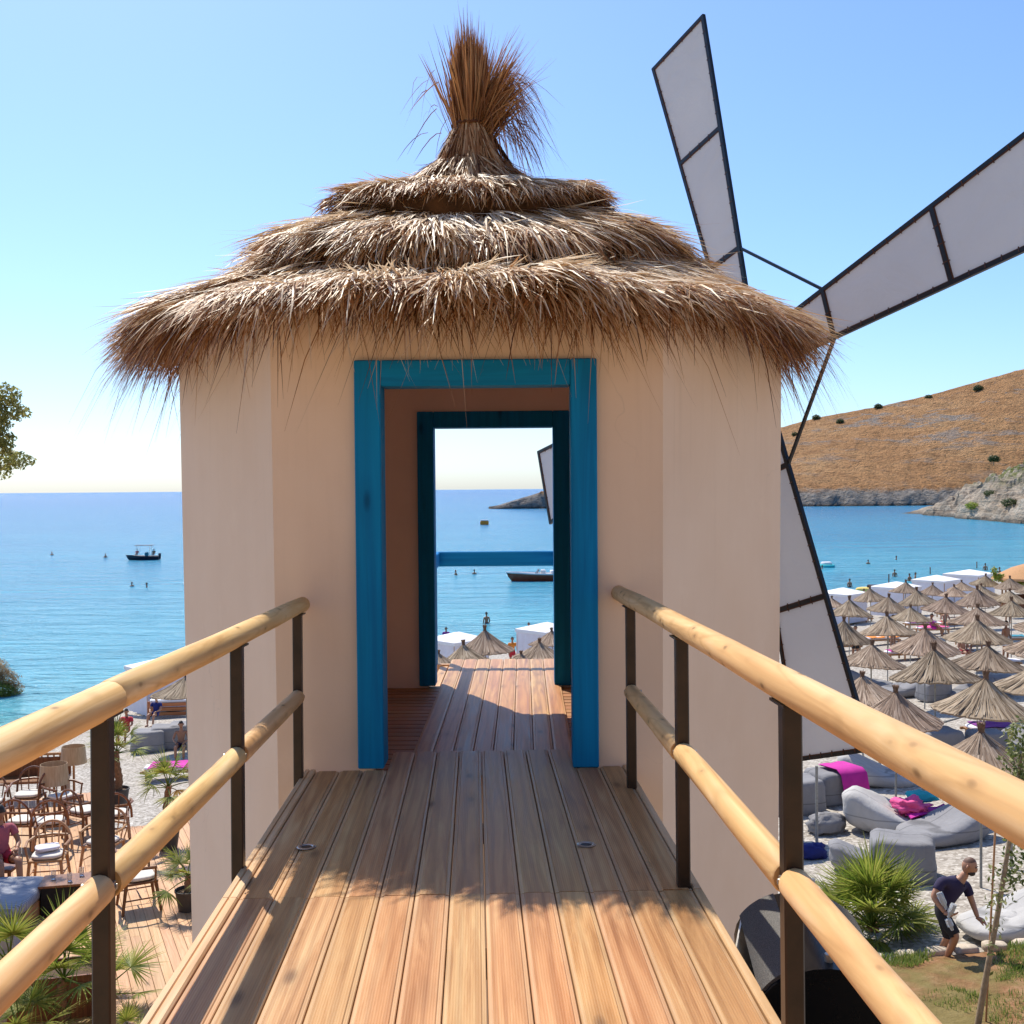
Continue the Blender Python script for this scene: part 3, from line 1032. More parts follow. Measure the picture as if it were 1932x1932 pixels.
# unseen slope added behind the viewer to bounce warm light onto the tower front
k = N('bounce_bank_earth')
f = k.noise(k.coord((.5, .5, .5), rnd=False), 1, 6, .65)
col = k.ramp(f, [(.3, (.20, .165, .11)), (.55, (.38, .30, .205)), (.75, (.47, .39, .28))])
k.bs(Base_Color=col, Roughness=.95, Specular_IOR_Level=.1, Normal=k.bump(f, .8, .3))
M['bounce_earth'] = k.m
xs = np.arange(-70, 91, 2.5)
ys = np.concatenate([np.arange(-75, -6, 3.0), np.arange(-6, 1.6, .75)])
vs = []
for y in ys:
    for x in xs:
        t = max(0, min(1, (1.2 - y) / 3.6))
        z = ground(x, min(y, 1.5)) * (1 - t) + 7.0 * t + max(0, -2.6 - y) * .42 + .12 * mnoise.noise((x * .4, y * .4, 2))
        vs.append((float(x), float(y), z - .12 if y > .6 else z))
W = len(xs)
fs = [(j * W + i, j * W + i + 1, (j + 1) * W + i + 1, (j + 1) * W + i) for j in range(len(ys) - 1) for i in range(W - 1)]
MB().add(vs, fs).build('bounce_bank', M['bounce_earth'], kind='structure', smooth='all')

# hill beyond the bay
k = N('dry_hillside')
geo = k.n('NewGeometry')
sep = k.n('SeparateXYZ', i0=geo.outputs['Position'])
Z = k.math('SUBTRACT', sep.outputs[2], SEA)
v = k.coord((.02, .02, .05), rnd=False)
f = k.noise(v, 1, 6, .65)
f2 = k.noise(k.coord((.12, .12, .22), rnd=False), 1, 5, .7)
f3 = k.noise(k.coord((.45, .45, .8), rnd=False), 1, 4, .7)
grass = k.ramp(f, [(.25, (.47, .24, .105)), (.5, (.58, .32, .15)), (.75, (.66, .41, .21))])
grass = k.mix(k.maprange(f2, .48, .62, 0, .7), grass, (.34, .18, .085))
grass = k.mix(k.maprange(f3, .55, .63, 0, .55), grass, (.17, .12, .06))
strat = k.noise(k.coord((.022, .022, .11), rot=(R(0), R(-16), 0), rnd=False), 1, 6, .7, .8)
rockc = k.ramp(f3, [(.3, (.20, .175, .155)), (.5, (.36, .32, .285)), (.75, (.50, .46, .41))])
m1 = k.math('MULTIPLY', k.maprange(strat, .53, .60, 0, .9), k.maprange(f2, .40, .50, 0, 1))
m1 = k.math('MULTIPLY', m1, k.maprange(Z, 18, 50, .3, 1))
m2 = k.maprange(k.math('ADD', Z, k.math('MULTIPLY', k.math('SUBTRACT', f2, .5), 9)), 7.0, 10.0, 1, 0)
col = k.mix(m1, grass, rockc)
col = k.mix(m2, col, rockc)
wet = k.maprange(Z, .4, 1.6, .85, 0)
col = k.mix(wet, col, (.05, .04, .035))
k.bs(Base_Color=col, Roughness=.95, Specular_IOR_Level=.1, Normal=k.bump(k.math('ADD', f2, f3), 1.0, 6))
M['hill'] = k.m


def a_of(px):
    return (px - CX) / FPX


HP = [(925, .2), (940, 1.2), (965, 3.5), (1000, 6.5), (1028, 9.0), (1120, 17), (1300, 34), (1467, 50.5), (1540, 57.5), (1660, 65), (1750, 72), (1932, 90), (2150, 112), (2500, 135), (3000, 150)]


def hill_h(a):
    return float(np.interp(a * FPX + CX, [p for p, _ in HP], [h for _, h in HP]))


def hill_z(a, d):
    H = hill_h(a)
    v_ = (d - 588) / (175 * (.25 + .75 * min(1, H / 50)))
    cliff = min(H, 8.5)
    if v_ <= .06:
        return SEA + cliff * max(0, v_ / .06) ** .7
    if v_ <= 1:
        t = (v_ - .06) / .94
        return SEA + cliff + (H - cliff) * (t * 1.12 - .12 * t * t)
    return SEA + H * (1 - (v_ - 1) * .5)


def on_hill(px, py):
    r = ray(px, py)
    d = 590
    while d < 800 and (EYE + r * d).z > hill_z(r.x, d):
        d += 1.5
    d = min(d, 588 + 172 * (.25 + .75 * min(1, hill_h(r.x) / 50)))
    return Vector((r.x * d, d, hill_z(r.x, d)))


mb = MB()
A = np.linspace(a_of(922), a_of(2900), 260)
VV = np.concatenate([np.linspace(-.03, .06, 10), np.linspace(.08, 1.0, 46), np.linspace(1.1, 1.6, 6)])
vs = []
for a in A:
    H = hill_h(a)
    for v_ in VV:
        d = 588 + 175 * v_ * (.25 + .75 * min(1, H / 50)) + 4 * mnoise.noise((a * 90, v_ * 4, 2))
        cliff = min(H, 8.5)
        if v_ <= 0:
            z = v_ * 60
        elif v_ <= .06:
            z = cliff * (v_ / .06) ** .7
        elif v_ <= 1:
            t = (v_ - .06) / .94
            z = cliff + (H - cliff) * (t * 1.12 - .12 * t * t)
        else:
            z = H * (1 - (v_ - 1) * .5)
        amp = 1.6 if v_ < .1 else .7
        if 0 < v_ <= 1.0:
            z += min(1, H / 14) * (amp * mnoise.fractal((a * 260, v_ * 22, 1), 1, 2, 4) * (1 if v_ < .95 else .4))
            if v_ <= .08:
                z += 1.3 * min(1, H / 9) * mnoise.noise((a * 700 + v_ * 60, v_ * 20, 7))
        vs.append((a * d, d, SEA + z))
W = len(VV)
fs = [(i * W + j, i * W + j + 1, (i + 1) * W + j + 1, (i + 1) * W + j) for i in range(len(A) - 1) for j in range(W - 1)]
mb.add(vs, fs)
mb.build('hill', M['hill'], kind='structure', smooth='all')

# rocky headland at the right, running towards the beach
k = N('headland_rock')
geo = k.n('NewGeometry')
sep = k.n('SeparateXYZ', i0=geo.outputs['Position'])
Z = k.math('SUBTRACT', sep.outputs[2], SEA)
f = k.noise(k.coord((.05, .05, .08), rnd=False), 1, 5, .65)
f2 = k.noise(k.coord((.28, .28, .4), rnd=False), 1, 5, .7)
st = k.noise(k.coord((.06, .06, .55), rot=(R(6), R(-17), R(20)), rnd=False), 1, 6, .68, .5)
rc = k.ramp(st, [(.28, (.11, .085, .065)), (.45, (.32, .26, .20)), (.6, (.45, .38, .30)), (.8, (.58, .51, .42))])
rc = k.mix(k.maprange(f, .45, .7, 0, .45), rc, (.35, .25, .16))
gm = k.math('MULTIPLY', k.maprange(Z, 9, 15, 0, 1), k.maprange(f2, .44, .56, 0, 1))
gr_ = k.ramp(f2, [(.4, (.06, .09, .02)), (.7, (.18, .19, .05))])
col = k.mix(gm, rc, gr_)
col = k.mix(k.math('MULTIPLY', k.maprange(Z, 17, 24, 0, .9), k.maprange(f, .35, .5, 0, 1)), col, (.36, .20, .08))
col = k.mix(k.maprange(Z, .3, 1.3, .8, 0), col, (.07, .06, .05))
k.bs(Base_Color=col, Roughness=.9, Specular_IOR_Level=.15, Normal=k.bump(k.math('ADD', st, f2), 1.0, 1.6))
M['headrock'] = k.m


def head_z(x, y):
    xs0 = 137 + (y - 298) * .098 + 3.5 * mnoise.noise((y * .05, 3, 1)) - max(0, 280 - y) * .12
    inl = x - xs0
    tipf = max(0.0, min(1.0, (428 - y) / 90.0))
    base = 22 * (1 - math.exp(-max(inl, 0) / 13.0)) + max(inl - 12, 0) * .16
    h = base * (tipf ** .55)
    if inl < 0 or tipf <= 0:
        h = -2.5 + .3 * max(inl, -5)
    # broken slabs dipping to the left
    if inl > -4:
        k_ = min(1, max(inl + 1.5, 0) / 4) * min(1, tipf * 2.2)
        wx = x + 2.5 * mnoise.noise((x * .08, y * .08, 4))
        wy = y + 3.0 * mnoise.noise((x * .08, y * .08, 9))
        q = (wx * .34 + wy * .13 + h * .75) / 3.4
        cell = math.floor(q)
        fr_ = q - cell
        step = (fr_ ** 3 - fr_) * 3.2 + 2.0 * mnoise.cell((cell * 1.7, wy * .09, 1.0))
        d1 = mnoise.voronoi((wx * .16, wy * .11, h * .1))[0]
        h += k_ * (step * .75 + 3.4 * (d1[1] - d1[0]) - 1.0 + 1.6 * mnoise.fractal((x * .22, y * .22, 2), 1, 2, 4))
    return SEA + h


mb = MB()
XS = np.concatenate([np.arange(118, 176, .6), np.arange(176, 200, 1.5), np.arange(200, 300, 4.0)])
YS = np.concatenate([np.arange(120, 250, 3.0), np.arange(250, 440, 1.3)])
vs = [(float(x) + .5 * mnoise.noise((x, y, 1)), float(y) + .5 * mnoise.noise((x, y, 8)), head_z(x, y)) for y in YS for x in XS]
W = len(XS)
fs = [(j * W + i, j * W + i + 1, (j + 1) * W + i + 1, (j + 1) * W + i) for j in range(len(YS) - 1) for i in range(W - 1)]
mb.add(vs, fs)
mb.build('rocky_headland', M['headrock'], kind='structure')

# ================================================================ PLANTS
def blade(mb, base, d, n, L, w, droop=.25, fold=.3, seg=3):
    """a narrow leaf: base point, direction, normal"""
    d, n = Vector(d).normalized(), Vector(n).normalized()
    s = d.cross(n).normalized()
    vs, fs = [], []
    for i in range(seg + 1):
        t = i / seg
        p = Vector(base) + d * (L * t) - Vector((0, 0, droop * L * t * t))
        hw = w * .5 * (1 - t ** 2.2) * (.45 + .55 * min(1, t * 4)) + .001
        vs += [p - s * hw + n * hw * fold, p, p + s * hw + n * hw * fold]
    for i in range(seg):
        a = i * 3
        fs += [(a, a + 1, a + 4, a + 3), (a + 1, a + 2, a + 5, a + 4)]
    mb.add(vs, fs)


def fan_frond(name, mat, pet=.45, L=.48, n=22, spread=105, droop=.15, w=.028):
    """fan palm leaf pointing along +x from the origin"""
    mb = MB()
    pts = [(0, 0, 0), (pet * .5, 0, pet * .07), (pet, 0, pet * .05)]
    mb.tube(pts, [.014, .010, .007], 5)
    hub = Vector(pts[-1])
    for i in range(n):
        a = R(-spread + 2 * spread * i / (n - 1)) + random.uniform(-.04, .04)
        tilt = .28 * math.cos(a * 1.2)
        d = Vector((math.cos(a), math.sin(a), tilt * .5 - .05))
        blade(mb, hub, d, (-.2 * math.cos(a), -.2 * math.sin(a), 1), L * random.uniform(.8, 1.05) * (1 - .22 * abs(a) / R(spread)), w, droop * random.uniform(.5, 1.8))
    return mb.mesh(name, mat)


M['palm'] = leafmat('palm_green', (.09, .14, .018), (.22, .275, .038), (.44, .41, .10), .25, .45)
M['palm_dry'] = leafmat('palm_dry', (.22, .13, .04), (.34, .24, .08), (.42, .34, .14), .2)
M['bark'] = flat('palm_bark', (.23, .12, .06), .9, 0, .4, 25, .7, dist=.02)
M['pot'] = flat('dark_pot', (.05, .043, .04), .6, 0, .2, 8, .1)
M['soil'] = flat('pot_soil', (.10, .06, .035), .95, 0, .4, 30, .8, dist=.02)
FR = [fan_frond('frond', M['palm'], .42, .46, 22, 105, .12), fan_frond('frond', M['palm'], .5, .42, 20, 95, .28), fan_frond('frond', M['palm'], .36, .5, 24, 115, .06)]
FRD = fan_frond('frond', M['palm_dry'], .42, .42, 18, 80, .45)
FRN = [fan_frond('frond', M['palm'], .5, .55, 30, 110, .10, .024), fan_frond('frond', M['palm'], .42, .6, 30, 120, .18, .024), fan_frond('frond', M['palm'], .55, .5, 28, 95, .05, .024)]


def fan_palm(name, label, base, trunk_h, trunk_r, n, size, pot=None, tilt=(10, 95), dry=2, bigleaf=False, seed=0, group=None):
    rs = random.Random(seed)
    o = thing(name, label, 'palm', base, (0, 0, rs.uniform(0, 6)), group)
    z0 = 0
    if pot:
        pr, ph = pot
        MB().lathe([(pr * .72, 0), (pr * .95, ph * .9), (pr, ph * .92), (pr, ph), (pr * .93, ph), (pr * .9, ph * .86)], 24).build('pot', M['pot'], o, True)
        MB().lathe([(pr * .9, ph * .86), (pr * .5, ph * .9)], 16).build('soil', M['soil'], o, True)
        z0 = ph * .85
    if trunk_h > .05:
        kn = max(6, int(trunk_h / .06))
        pts = [(.03 * math.sin(i * .3), .02 * math.sin(i * .5), z0 + trunk_h * i / kn) for i in range(kn + 1)]
        rad = [trunk_r * (1.15 - .3 * i / kn) * (1.12 if i % 2 else .92) for i in range(kn + 1)]
        MB().tube(pts, rad, 9).build('trunk', M['bark'], o, True)
    top = Vector((0, 0, z0 + trunk_h))
    for i in range(n):
        t = i / max(1, n - 1)
        el = R(90 - (tilt[0] + (tilt[1] - tilt[0]) * t ** .8) + rs.uniform(-8, 8))
        az = i * 2.39996 + rs.uniform(-.3, .3)
        f = link('frond', rs.choice(FRN if bigleaf else FR) if i < n - dry else FRD, o, top + Vector((0, 0, -.05 * t)),
                 Euler((rs.uniform(-.3, .3), -el, az)), size * rs.uniform(.8, 1.1))
        f.rotation_mode = 'XYZ'
    return o


def leaf_cloud(name, mat, blobs, n, size, seed=0, flat_=.0, curl=True):
    """blobs: (centre, radius xyz). Leaf-sized quads spread through the volume, denser outside"""
    g = np.random.default_rng(seed)
    vols = np.array([b[1][0] * b[1][1] * b[1][2] for b in blobs])
    idx = g.choice(len(blobs), n, p=vols / vols.sum())
    c = np.array([b[0] for b in blobs])[idx]
    r = np.array([b[1] for b in blobs])[idx]
    u = g.normal(0, 1, (n, 3))
    u /= np.linalg.norm(u, axis=1, keepdims=True)
    rad = g.uniform(.25, 1, n) ** .5 * (1 + .12 * np.sin(u[:, 0] * 7 + u[:, 2] * 9))
    p = c + u * rad[:, None] * r
    nr = u * .7 + g.normal(0, .6, (n, 3)) + np.array([0, 0, .3])
    nr /= np.linalg.norm(nr, axis=1, keepdims=True)
    t1 = np.cross(nr, g.normal(0, 1, (n, 3)))
    t1 /= np.linalg.norm(t1, axis=1, keepdims=True) + 1e-9
    t2 = np.cross(nr, t1)
    s = size * g.uniform(.6, 1.3, n)[:, None]
    V = np.stack([p - t1 * s, p + t2 * s * .42, p + t1 * s, p - t2 * s * .42], 1).reshape(-1, 3)
    q = np.arange(n * 4, dtype=np.int32)
    me = bpy.data.meshes.new(name)
    me.vertices.add(n * 4)
    me.vertices.foreach_set('co', V.astype(np.float32).ravel())
    me.loops.add(n * 4)
    me.loops.foreach_set('vertex_index', q)
    me.polygons.add(n)
    me.polygons.foreach_set('loop_start', np.arange(0, n * 4, 4, dtype=np.int32))
    me.materials.append(mat)
    me.update(calc_edges=True)
    return me


M['olive'] = leafmat('olive_leaf', (.12, .15, .04), (.26, .28, .08), (.46, .42, .14), .1, .5, .8)
M['shrub'] = leafmat('shrub_leaf', (.03, .05, .015), (.065, .095, .025), (.16, .17, .05), .15, .25, .5)
M['vine'] = leafmat('vine_leaf', (.05, .085, .015), (.14, .18, .045), (.42, .40, .20), .1, .35, 2)
M['twig'] = flat('twig_bark', (.28, .20, .12), .9, 0, .3, 20, .5)
M['drybush'] = leafmat('dry_bush', (.18, .11, .05), (.36, .25, .11), (.52, .41, .22), .1, .4, .6)
M['bush'] = leafmat('bush_leaf', (.07, .11, .015), (.18, .22, .03), (.34, .34, .07), .1, .4, .6)

# ================================================================ TERRACE (left)
TZ = 2.15
TYAW2 = R(24)
tp = on_z(200, 1700, TZ)
terr = thing('terrace', 'raised timber terrace with long pine boards beside the tower', 'terrace', (tp.x, tp.y, TZ), (0, 0, TYAW2))
tw = .135
tmesh = {}
for i in range(-52, 26):
    x = i * tw
    yf = 3.75 if x > .35 else 6.6
    y0 = -5.6 + (i * .731 % 1) * .9
    ends = [y0]
    while ends[-1] < yf:
        ends.append(min(yf, ends[-1] + 3.6))
    for a, b in zip(ends[:-1], ends[1:]):
        if b - a < .1:
            continue
        key = round(b - a, 1)
        if key not in tmesh:
            L = key / 2 - .003
            w = tw / 2 - .0025
            tmesh[key] = MB().prism([(-w, -.028), (-w, -.003), (-w + .004, 0), (w - .004, 0), (w, -.003), (w, -.028)], -L, L).mesh('plank', M['terrace'])
        link('plank', tmesh[key], terr, (x, (a + b) / 2, random.uniform(-.001, .001)))
fm = MB()
for y in (-5, -3, -1, 1, 3):
    fm.box((-1.8, y, -.10), (10.4, .1, .14))
for y in (-5, -2, 1, 3.5):
    for x in (-6.5, -3.5, -.5, 2.4):
        fm.box((x, y, -.9), (.12, .12, 1.5))
fm.build('joist', M['darkwood'], terr)


def TP(px, py):
    p = on_z(px, py, TZ)
    return Vector((p.x, p.y, TZ + .002))


# ---------------------------------------------------------------- chairs
def hoop_chair(name, label, wood_, seatmat, cushion=True, group='spindle back chairs on the terrace', spind=7):
    o = thing(name, label, 'chair', group=group)
    W2, D2, SH = .27, .25, .43
    MB().box((0, 0, SH), (.52, .48, .035), bev=.012).build('seat', wood_, o)
    for sx in (-1, 1):
        for sy in (-1, 1):
            MB().tube([(sx * (W2 - .04), sy * (D2 - .04), SH - .02), (sx * (W2 + .0), sy * (D2 + .02), 0)], [.027, .021], 7).build('leg', wood_, o, True)
    st = MB()
    st.tube([(-W2 + .02, 0, .2), (W2 - .02, 0, .2)], .011, 6)
    for sx in (-1, 1):
        st.tube([(sx * (W2 - .02), -D2 + .01, .2), (sx * (W2 - .02), D2 - .01, .2)], .011, 6)
    st.build('stretcher', wood_, o, True)
    arc = []
    for t in np.linspace(0, PI, 15):
        arc.append((-(W2 + .03) * math.cos(t), D2 - .02 + .05 * math.sin(t) + .04, SH + .02 + .46 * math.sin(t) ** .8))
    MB().tube(arc, .021, 7).build('back_hoop', wood_, o, True)
    arm = [(-W2 - .02, -D2 + .04, SH + .22), (-W2 - .05, .05, SH + .24), (-W2 + .02, D2 + .04, SH + .25), (0, D2 + .09, SH + .26), (W2 - .02, D2 + .04, SH + .25), (W2 + .05, .05, SH + .24), (W2 + .02, -D2 + .04, SH + .22)]
    MB().tube(arm, .022, 7).build('arm_rail', wood_, o, True)
    for sx in (-1, 1):
        MB().tube([(sx * (W2 - .02), -D2 + .05, SH), (sx * (W2 + .02), -D2 + .05, SH + .22)], .016, 6).build('arm_post', wood_, o, True)
    for i in range(spind):
        t = (i + 1) / (spind + 1) * PI
        x = -(W2 + .03) * math.cos(t)
        MB().tube([(x * .8, D2 - .02, SH), (x, D2 + .02 + .05 * math.sin(t), SH + .02 + .46 * math.sin(t) ** .8)], .0115, 5).build('spindle', wood_, o, True)
    if cushion:
        pillow((.46, .43, .08), .02).build('cushion', seatmat, o, 'all', loc=(0, -.01, SH + .05))
    return freeze(o)


def pillow(s, wr=.03, n=14, p=3.5, seed=0):
    """soft rounded box"""
    mb = MB()
    vs, fs = [], []
    rows = n
    for i in range(rows + 1):
        ph = -PI / 2 + PI * i / rows
        for j in range(2 * n):
            th = 2 * PI * j / (2 * n)
            f = lambda c, q: math.copysign(abs(c) ** q, c)
            e = 2 / p
            x, y, z = f(math.cos(ph), e) * f(math.cos(th), e), f(math.cos(ph), e) * f(math.sin(th), e), f(math.sin(ph), e)
            k_ = 1 + wr * mnoise.noise((x * 2 + seed, y * 2, z * 2 + seed * 3)) + wr * .5 * mnoise.noise((x * 5 + seed, y * 5, z * 5))
            vs.append((x * s[0] / 2 * k_, y * s[1] / 2 * k_, z * s[2] / 2 * k_))
    for i in range(rows):
        for j in range(2 * n):
            a, b = i * 2 * n + j, i * 2 * n + (j + 1) % (2 * n)
            fs.append((a, b, b + 2 * n, a + 2 * n))
    return mb.add(vs, fs)


ch1 = hoop_chair('spindle_chair', 'tan spindle back chair with white cushion and a loose lilac pad', M['tanwood'], M['cushion'])
p0 = TP(92, 1668)
ch1.location, ch1.rotation_euler = p0, (0, 0, R(10))
tow = pillow((.36, .3, .07), .12, seed=3).build('seat_pad', M['curtain'], None, 'all', loc=(p0.x - .02, p0.y + .02, p0.z + .575), rot=(0, 0, .5), label='crumpled lilac pad lying on the nearest tan spindle chair', cat='pad')
ch2 = hoop_chair('spindle_chair', 'dark brown hoop back chair with cream cushion in front of the brown bench', M['darkwood'], M['cushion'], spind=4)
ch2.location, ch2.rotation_euler = TP(55, 1545), (0, 0, R(6))
for (px, py, rz, src, lab) in [
        (45, 1598, 176, ch2, 'dark brown chair with its back to the bridge, beside the seated person in red'),
        (118, 1548, 60, ch2, 'dark brown armchair turned sideways behind the steel handrail post'),
        (196, 1640, -12, ch1, 'tan hoop back chair just right of the handrail post'),
        (262, 1712, 118, ch2, 'dark brown chair seen below the left handrail, near the tower'),
        (-20, 1560, 20, ch2, 'dark brown chair at the left edge by the bench'),
        (160, 1578, 150, ch2, 'dark brown chair directly behind the left handrail post'),
        (215, 1585, 200, ch2, 'dark brown chair right of the post near the potted palm'),
        (96, 1600, 200, ch2, 'dark brown chair facing away behind the loose lilac pad')]:
    copy_tree(src, TP(px, py), R(rz), lab)
# brown bench behind, lamps, tables
bn = thing('bench', 'long dark brown wooden bench with a slatted back at the rear of the terrace', 'bench', TP(20, 1512), (0, 0, R(8)))
MB().box((0, 0, .42), (2.2, .55, .05), bev=.01).build('seat', M['darkwood'], bn)
MB().box((0, .26, .62), (2.2, .04, .36), bev=.01).build('backrest', M['darkwood'], bn)
MB().box((0, .27, .86), (2.25, .06, .05), bev=.01).build('top_rail', M['tanwood'], bn)
for i in range(18):
    MB().box((-1.0 + i * .118, .27, .815), (.03, .02, .05)).build('slat', M['tanwood'], bn)
for x in (-1.05, 1.05):
    MB().box((x, 0, .21), (.06, .5, .42), bev=.006).build('leg', M['darkwood'], bn)
k = N('lamp_shade')
f = k.noise(k.coord((40, 40, 3)), 1, 3)
col = k.ramp(f, [(.3, (.44, .30, .17)), (.7, (.58, .43, .27))])
k.bs(Base_Color=col, Roughness=.85)
M['shade'] = k.m


def lamp(label, loc, r, h, zb):
    o = thing('floor_lamp', label, 'lamp', loc, group='fabric shaded floor lamps')
    MB().lathe([(.15, 0), (.15, .02), (.02, .03)], 16).build('base', M['darkwood'], o, True)
    MB().tube([(0, 0, .02), (0, 0, zb + .05)], .025, 8).build('stem', M['tanwood'], o, True)
    MB().lathe([(r * 1.02, 0), (r * .96, h * .5), (r * .9, h), (r * .88, h), (r * .94, h * .5), (r, 0)], 24, (0, 0, zb), cap=False).build('lamp_shade', M['shade'], o, True)
    return o


lamp('nearer floor lamp with a drum shade of tan cloth, left of the handrail post', TP(103, 1540), .27, .38, .62)
lamp('farther floor lamp with tan shade, partly behind the handrail post', TP(140, 1505), .25, .34, .70)
tb = thing('low_table', 'dark low table with drinking glasses behind the handrail post', 'table', TP(128, 1720), (0, 0, R(12)))
MB().box((0, 0, .46), (.72, .5, .035), bev=.006).build('tabletop', M['darkwood'], tb)
MB().box((0, 0, .24), (.66, .44, .40), bev=.006).build('body', M['black'], tb)
k = N('clear_glass')
k.bs(Base_Color=(.95, .98, 1), Roughness=.03, IOR=1.45, Transmission_Weight=.85)
M['glass'] = k.m
for i, (x, y) in enumerate([(-.2, .05), (.05, -.1), (.18, .12)]):
    q = tb.location + Matrix.Rotation(R(12), 3, 'Z') @ Vector((x, y, .478))
    MB().lathe([(.03, 0), (.036, .12), (.034, .12), (.028, .008)], 14).build('drinking_glass', M['glass'], None, True, loc=q,
              label='clear drinking glass on the dark low table, ' + ['leftmost of three', 'middle of three', 'rightmost of three'][i], cat='glass', group='glasses on the low table')
k = N('quilted_grey')
v = k.coord((9, 9, 9), rnd=False)
w = k.n('TexWave', {'wave_type': 'BANDS', 'bands_direction': 'Y'}, i0=v, Scale=.8, Distortion=3.5, Detail=1).outputs[1]
col = k.ramp(w, [(.2, (.20, .21, .25)), (.7, (.36, .38, .43))])
k.bs(Base_Color=col, Roughness=.85, Normal=k.bump(w, .5, .02))
M['quilt'] = k.m
lo = thing('lounge_seat', 'low lounge seat with a wavy quilted blue grey mattress at the left edge', 'lounge', TP(8, 1740), (0, 0, R(4)))
pillow((.95, 1.35, .2), .03, p=5).build('mattress', M['quilt'], lo, 'all', loc=(0, 0, .36))
MB().box((0, 0, .15), (.92, 1.3, .24), bev=.02).build('frame', M['tanwood'], lo)
cr = thing('cool_box', 'blue grey box standing below the quilted lounge at the left edge', 'box', TP(2, 1815), (0, 0, R(8)))
MB().box((0, 0, .2), (.42, .4, .4), bev=.02).build('body', M['quilt'], cr)
MB().box((0, 0, .415), (.45, .43, .05), bev=.015).build('lid', M['bag'], cr)
pb = thing('planter_box', 'dark brown planter box behind the lower left palm', 'planter', TP(108, 1905), (0, 0, R(14)))
mb = MB()
for x, y, sx, sy in ((0, -.28, 1.0, .03), (0, .28, 1.0, .03), (-.485, 0, .03, .53), (.485, 0, .03, .53)):
    mb.box((x, y, .25), (sx, sy, .5))
mb.build('side_panel', M['darkwood'], pb)
MB().box((0, 0, .42), (.94, .52, .06)).build('soil', M['soil'], pb)
wp_ = thing('bowl_planter', 'white bowl shaped planter at the lower left', 'planter', TP(38, 1910))
MB().lathe([(.14, 0), (.25, .12), (.29, .30), (.26, .30), (.22, .14)], 28).build('bowl', M['whitecloth'], wp_, True)
MB().lathe([(.265, .25), (.1, .27)], 16).build('soil', M['soil'], wp_, True)

# ---------------------------------------------------------------- palms
fan_palm('potted_palm', 'potted fan palm in a dark pot at the terrace edge, tallest of the left palms', TP(222, 1526), .78, .07, 13, .92, (.23, .40), (15, 105), 1, seed=2)
fan_palm('potted_palm', 'fan palm with dark pot close to the left wall of the tower', TP(318, 1602), .80, .06, 13, .88, (.2, .35), (15, 105), 1, seed=5)
fan_palm('potted_palm', 'fan palm half hidden behind the tower wall on the terrace', TP(356, 1716), .25, .05, 11, .78, (.2, .3), (25, 110), 1, seed=8)
fan_palm('fan_palm', 'fan palm with long green stalks just behind the left handrail post', TP(122, 1925), .50, .06, 13, .95, None, (8, 105), 1, True, seed=12)
fan_palm('fan_palm', 'fan palm with feathery leaves right of the left handrail post', TP(190, 1905), .18, .05, 11, .85, None, (30, 100), 1, True, seed=15)
fan_palm('fan_palm', 'fan palm by the quilted lounge at the left edge', TP(18, 1868), .35, .05, 11, .85, None, (15, 100), 0, True, seed=17)
fan_palm('fan_palm', 'dark green fan palm in the bottom left corner', TP(35, 1990), .2, .05, 12, .85, None, (10, 95), 0, True, seed=19)
fan_palm('fan_palm', 'small fan palm at the bottom beside the edge of the bridge', TP(238, 1972), .05, .04, 9, .5, None, (10, 95), 0, True, seed=23)

# tree entering the frame at the left and bush on a rock
tb_ = P(-230, 1500, 20)
tree = thing('olive_tree', 'leafy olive green tree whose branch tips enter at the left edge', 'tree', (tb_.x, tb_.y, ground(tb_.x, tb_.y)))
tl = lambda px, py, d: P(px, py, d) - tree.location
trunk = MB()
trunk.tube([(0, 0, -.3), (.1, 0, 2.5), tl(-190, 1150, 20), tl(-150, 900, 20)], [.22, .18, .14, .09], 9)
for a, b in (((-160, 950), (20, 780)), ((-150, 920), (-60, 740)), ((-165, 1000), (30, 870)), ((-165, 1010), (0, 880))):
    trunk.tube([tl(*a, 20), tl((a[0] + b[0]) / 2, (a[1] + b[1]) / 2 - 15, 20.1), tl(*b, 20)], [.06, .035, .012], 6)
trunk.build('trunk', M['twig'], tree, True)
bl = []
rs = random.Random(4)
for px, py, r in [(10, 745, .28), (-20, 790, .4), (25, 775, .24), (44, 778, .15), (-10, 830, .34), (12, 865, .25), (35, 868, .22), (54, 868, .13), (5, 890, .18), (-60, 760, .6), (-80, 860, .6), (-160, 800, .9), (-150, 680, .8), (-230, 900, .8), (-260, 760, .9)]:
    bl.append((tuple(tl(px, py, 20 + rs.uniform(-.4, .4))), (r, r, r * .8)))
link('crown', leaf_cloud('crown', M['olive'], bl[:9], 4200, .042, 3), tree)
link('crown', leaf_cloud('crown', M['olive'], bl[9:], 9000, .055, 4), tree)

rb = on_ground(5, 1338)
bush = thing('bush', 'green and tawny bush on a rock at the left edge of the water', 'bush', rb)
MB().lathe([(1.2, -.6), (1.15, .2), (.8, .6), (.2, .8)], 14, wob=lambda t, i: 1 + .2 * math.sin(3 * t + i) + .1 * math.sin(7 * t)).build('rock', M['headrock'], bush, True)
link('foliage', leaf_cloud('foliage', M['bush'], [((-.2, 0, 1.0), (.95, .9, .6)), ((.35, .1, .8), (.55, .6, .5))], 5200, .05, 5), bush)
link('dry_foliage', leaf_cloud('dry_foliage', M['drybush'], [((-.5, .2, 2.0), (.75, .7, .75)), ((.1, .2, 1.55), (.7, .6, .5)), ((.75, .2, 1.1), (.3, .4, .35))], 5200, .05, 6), bush)

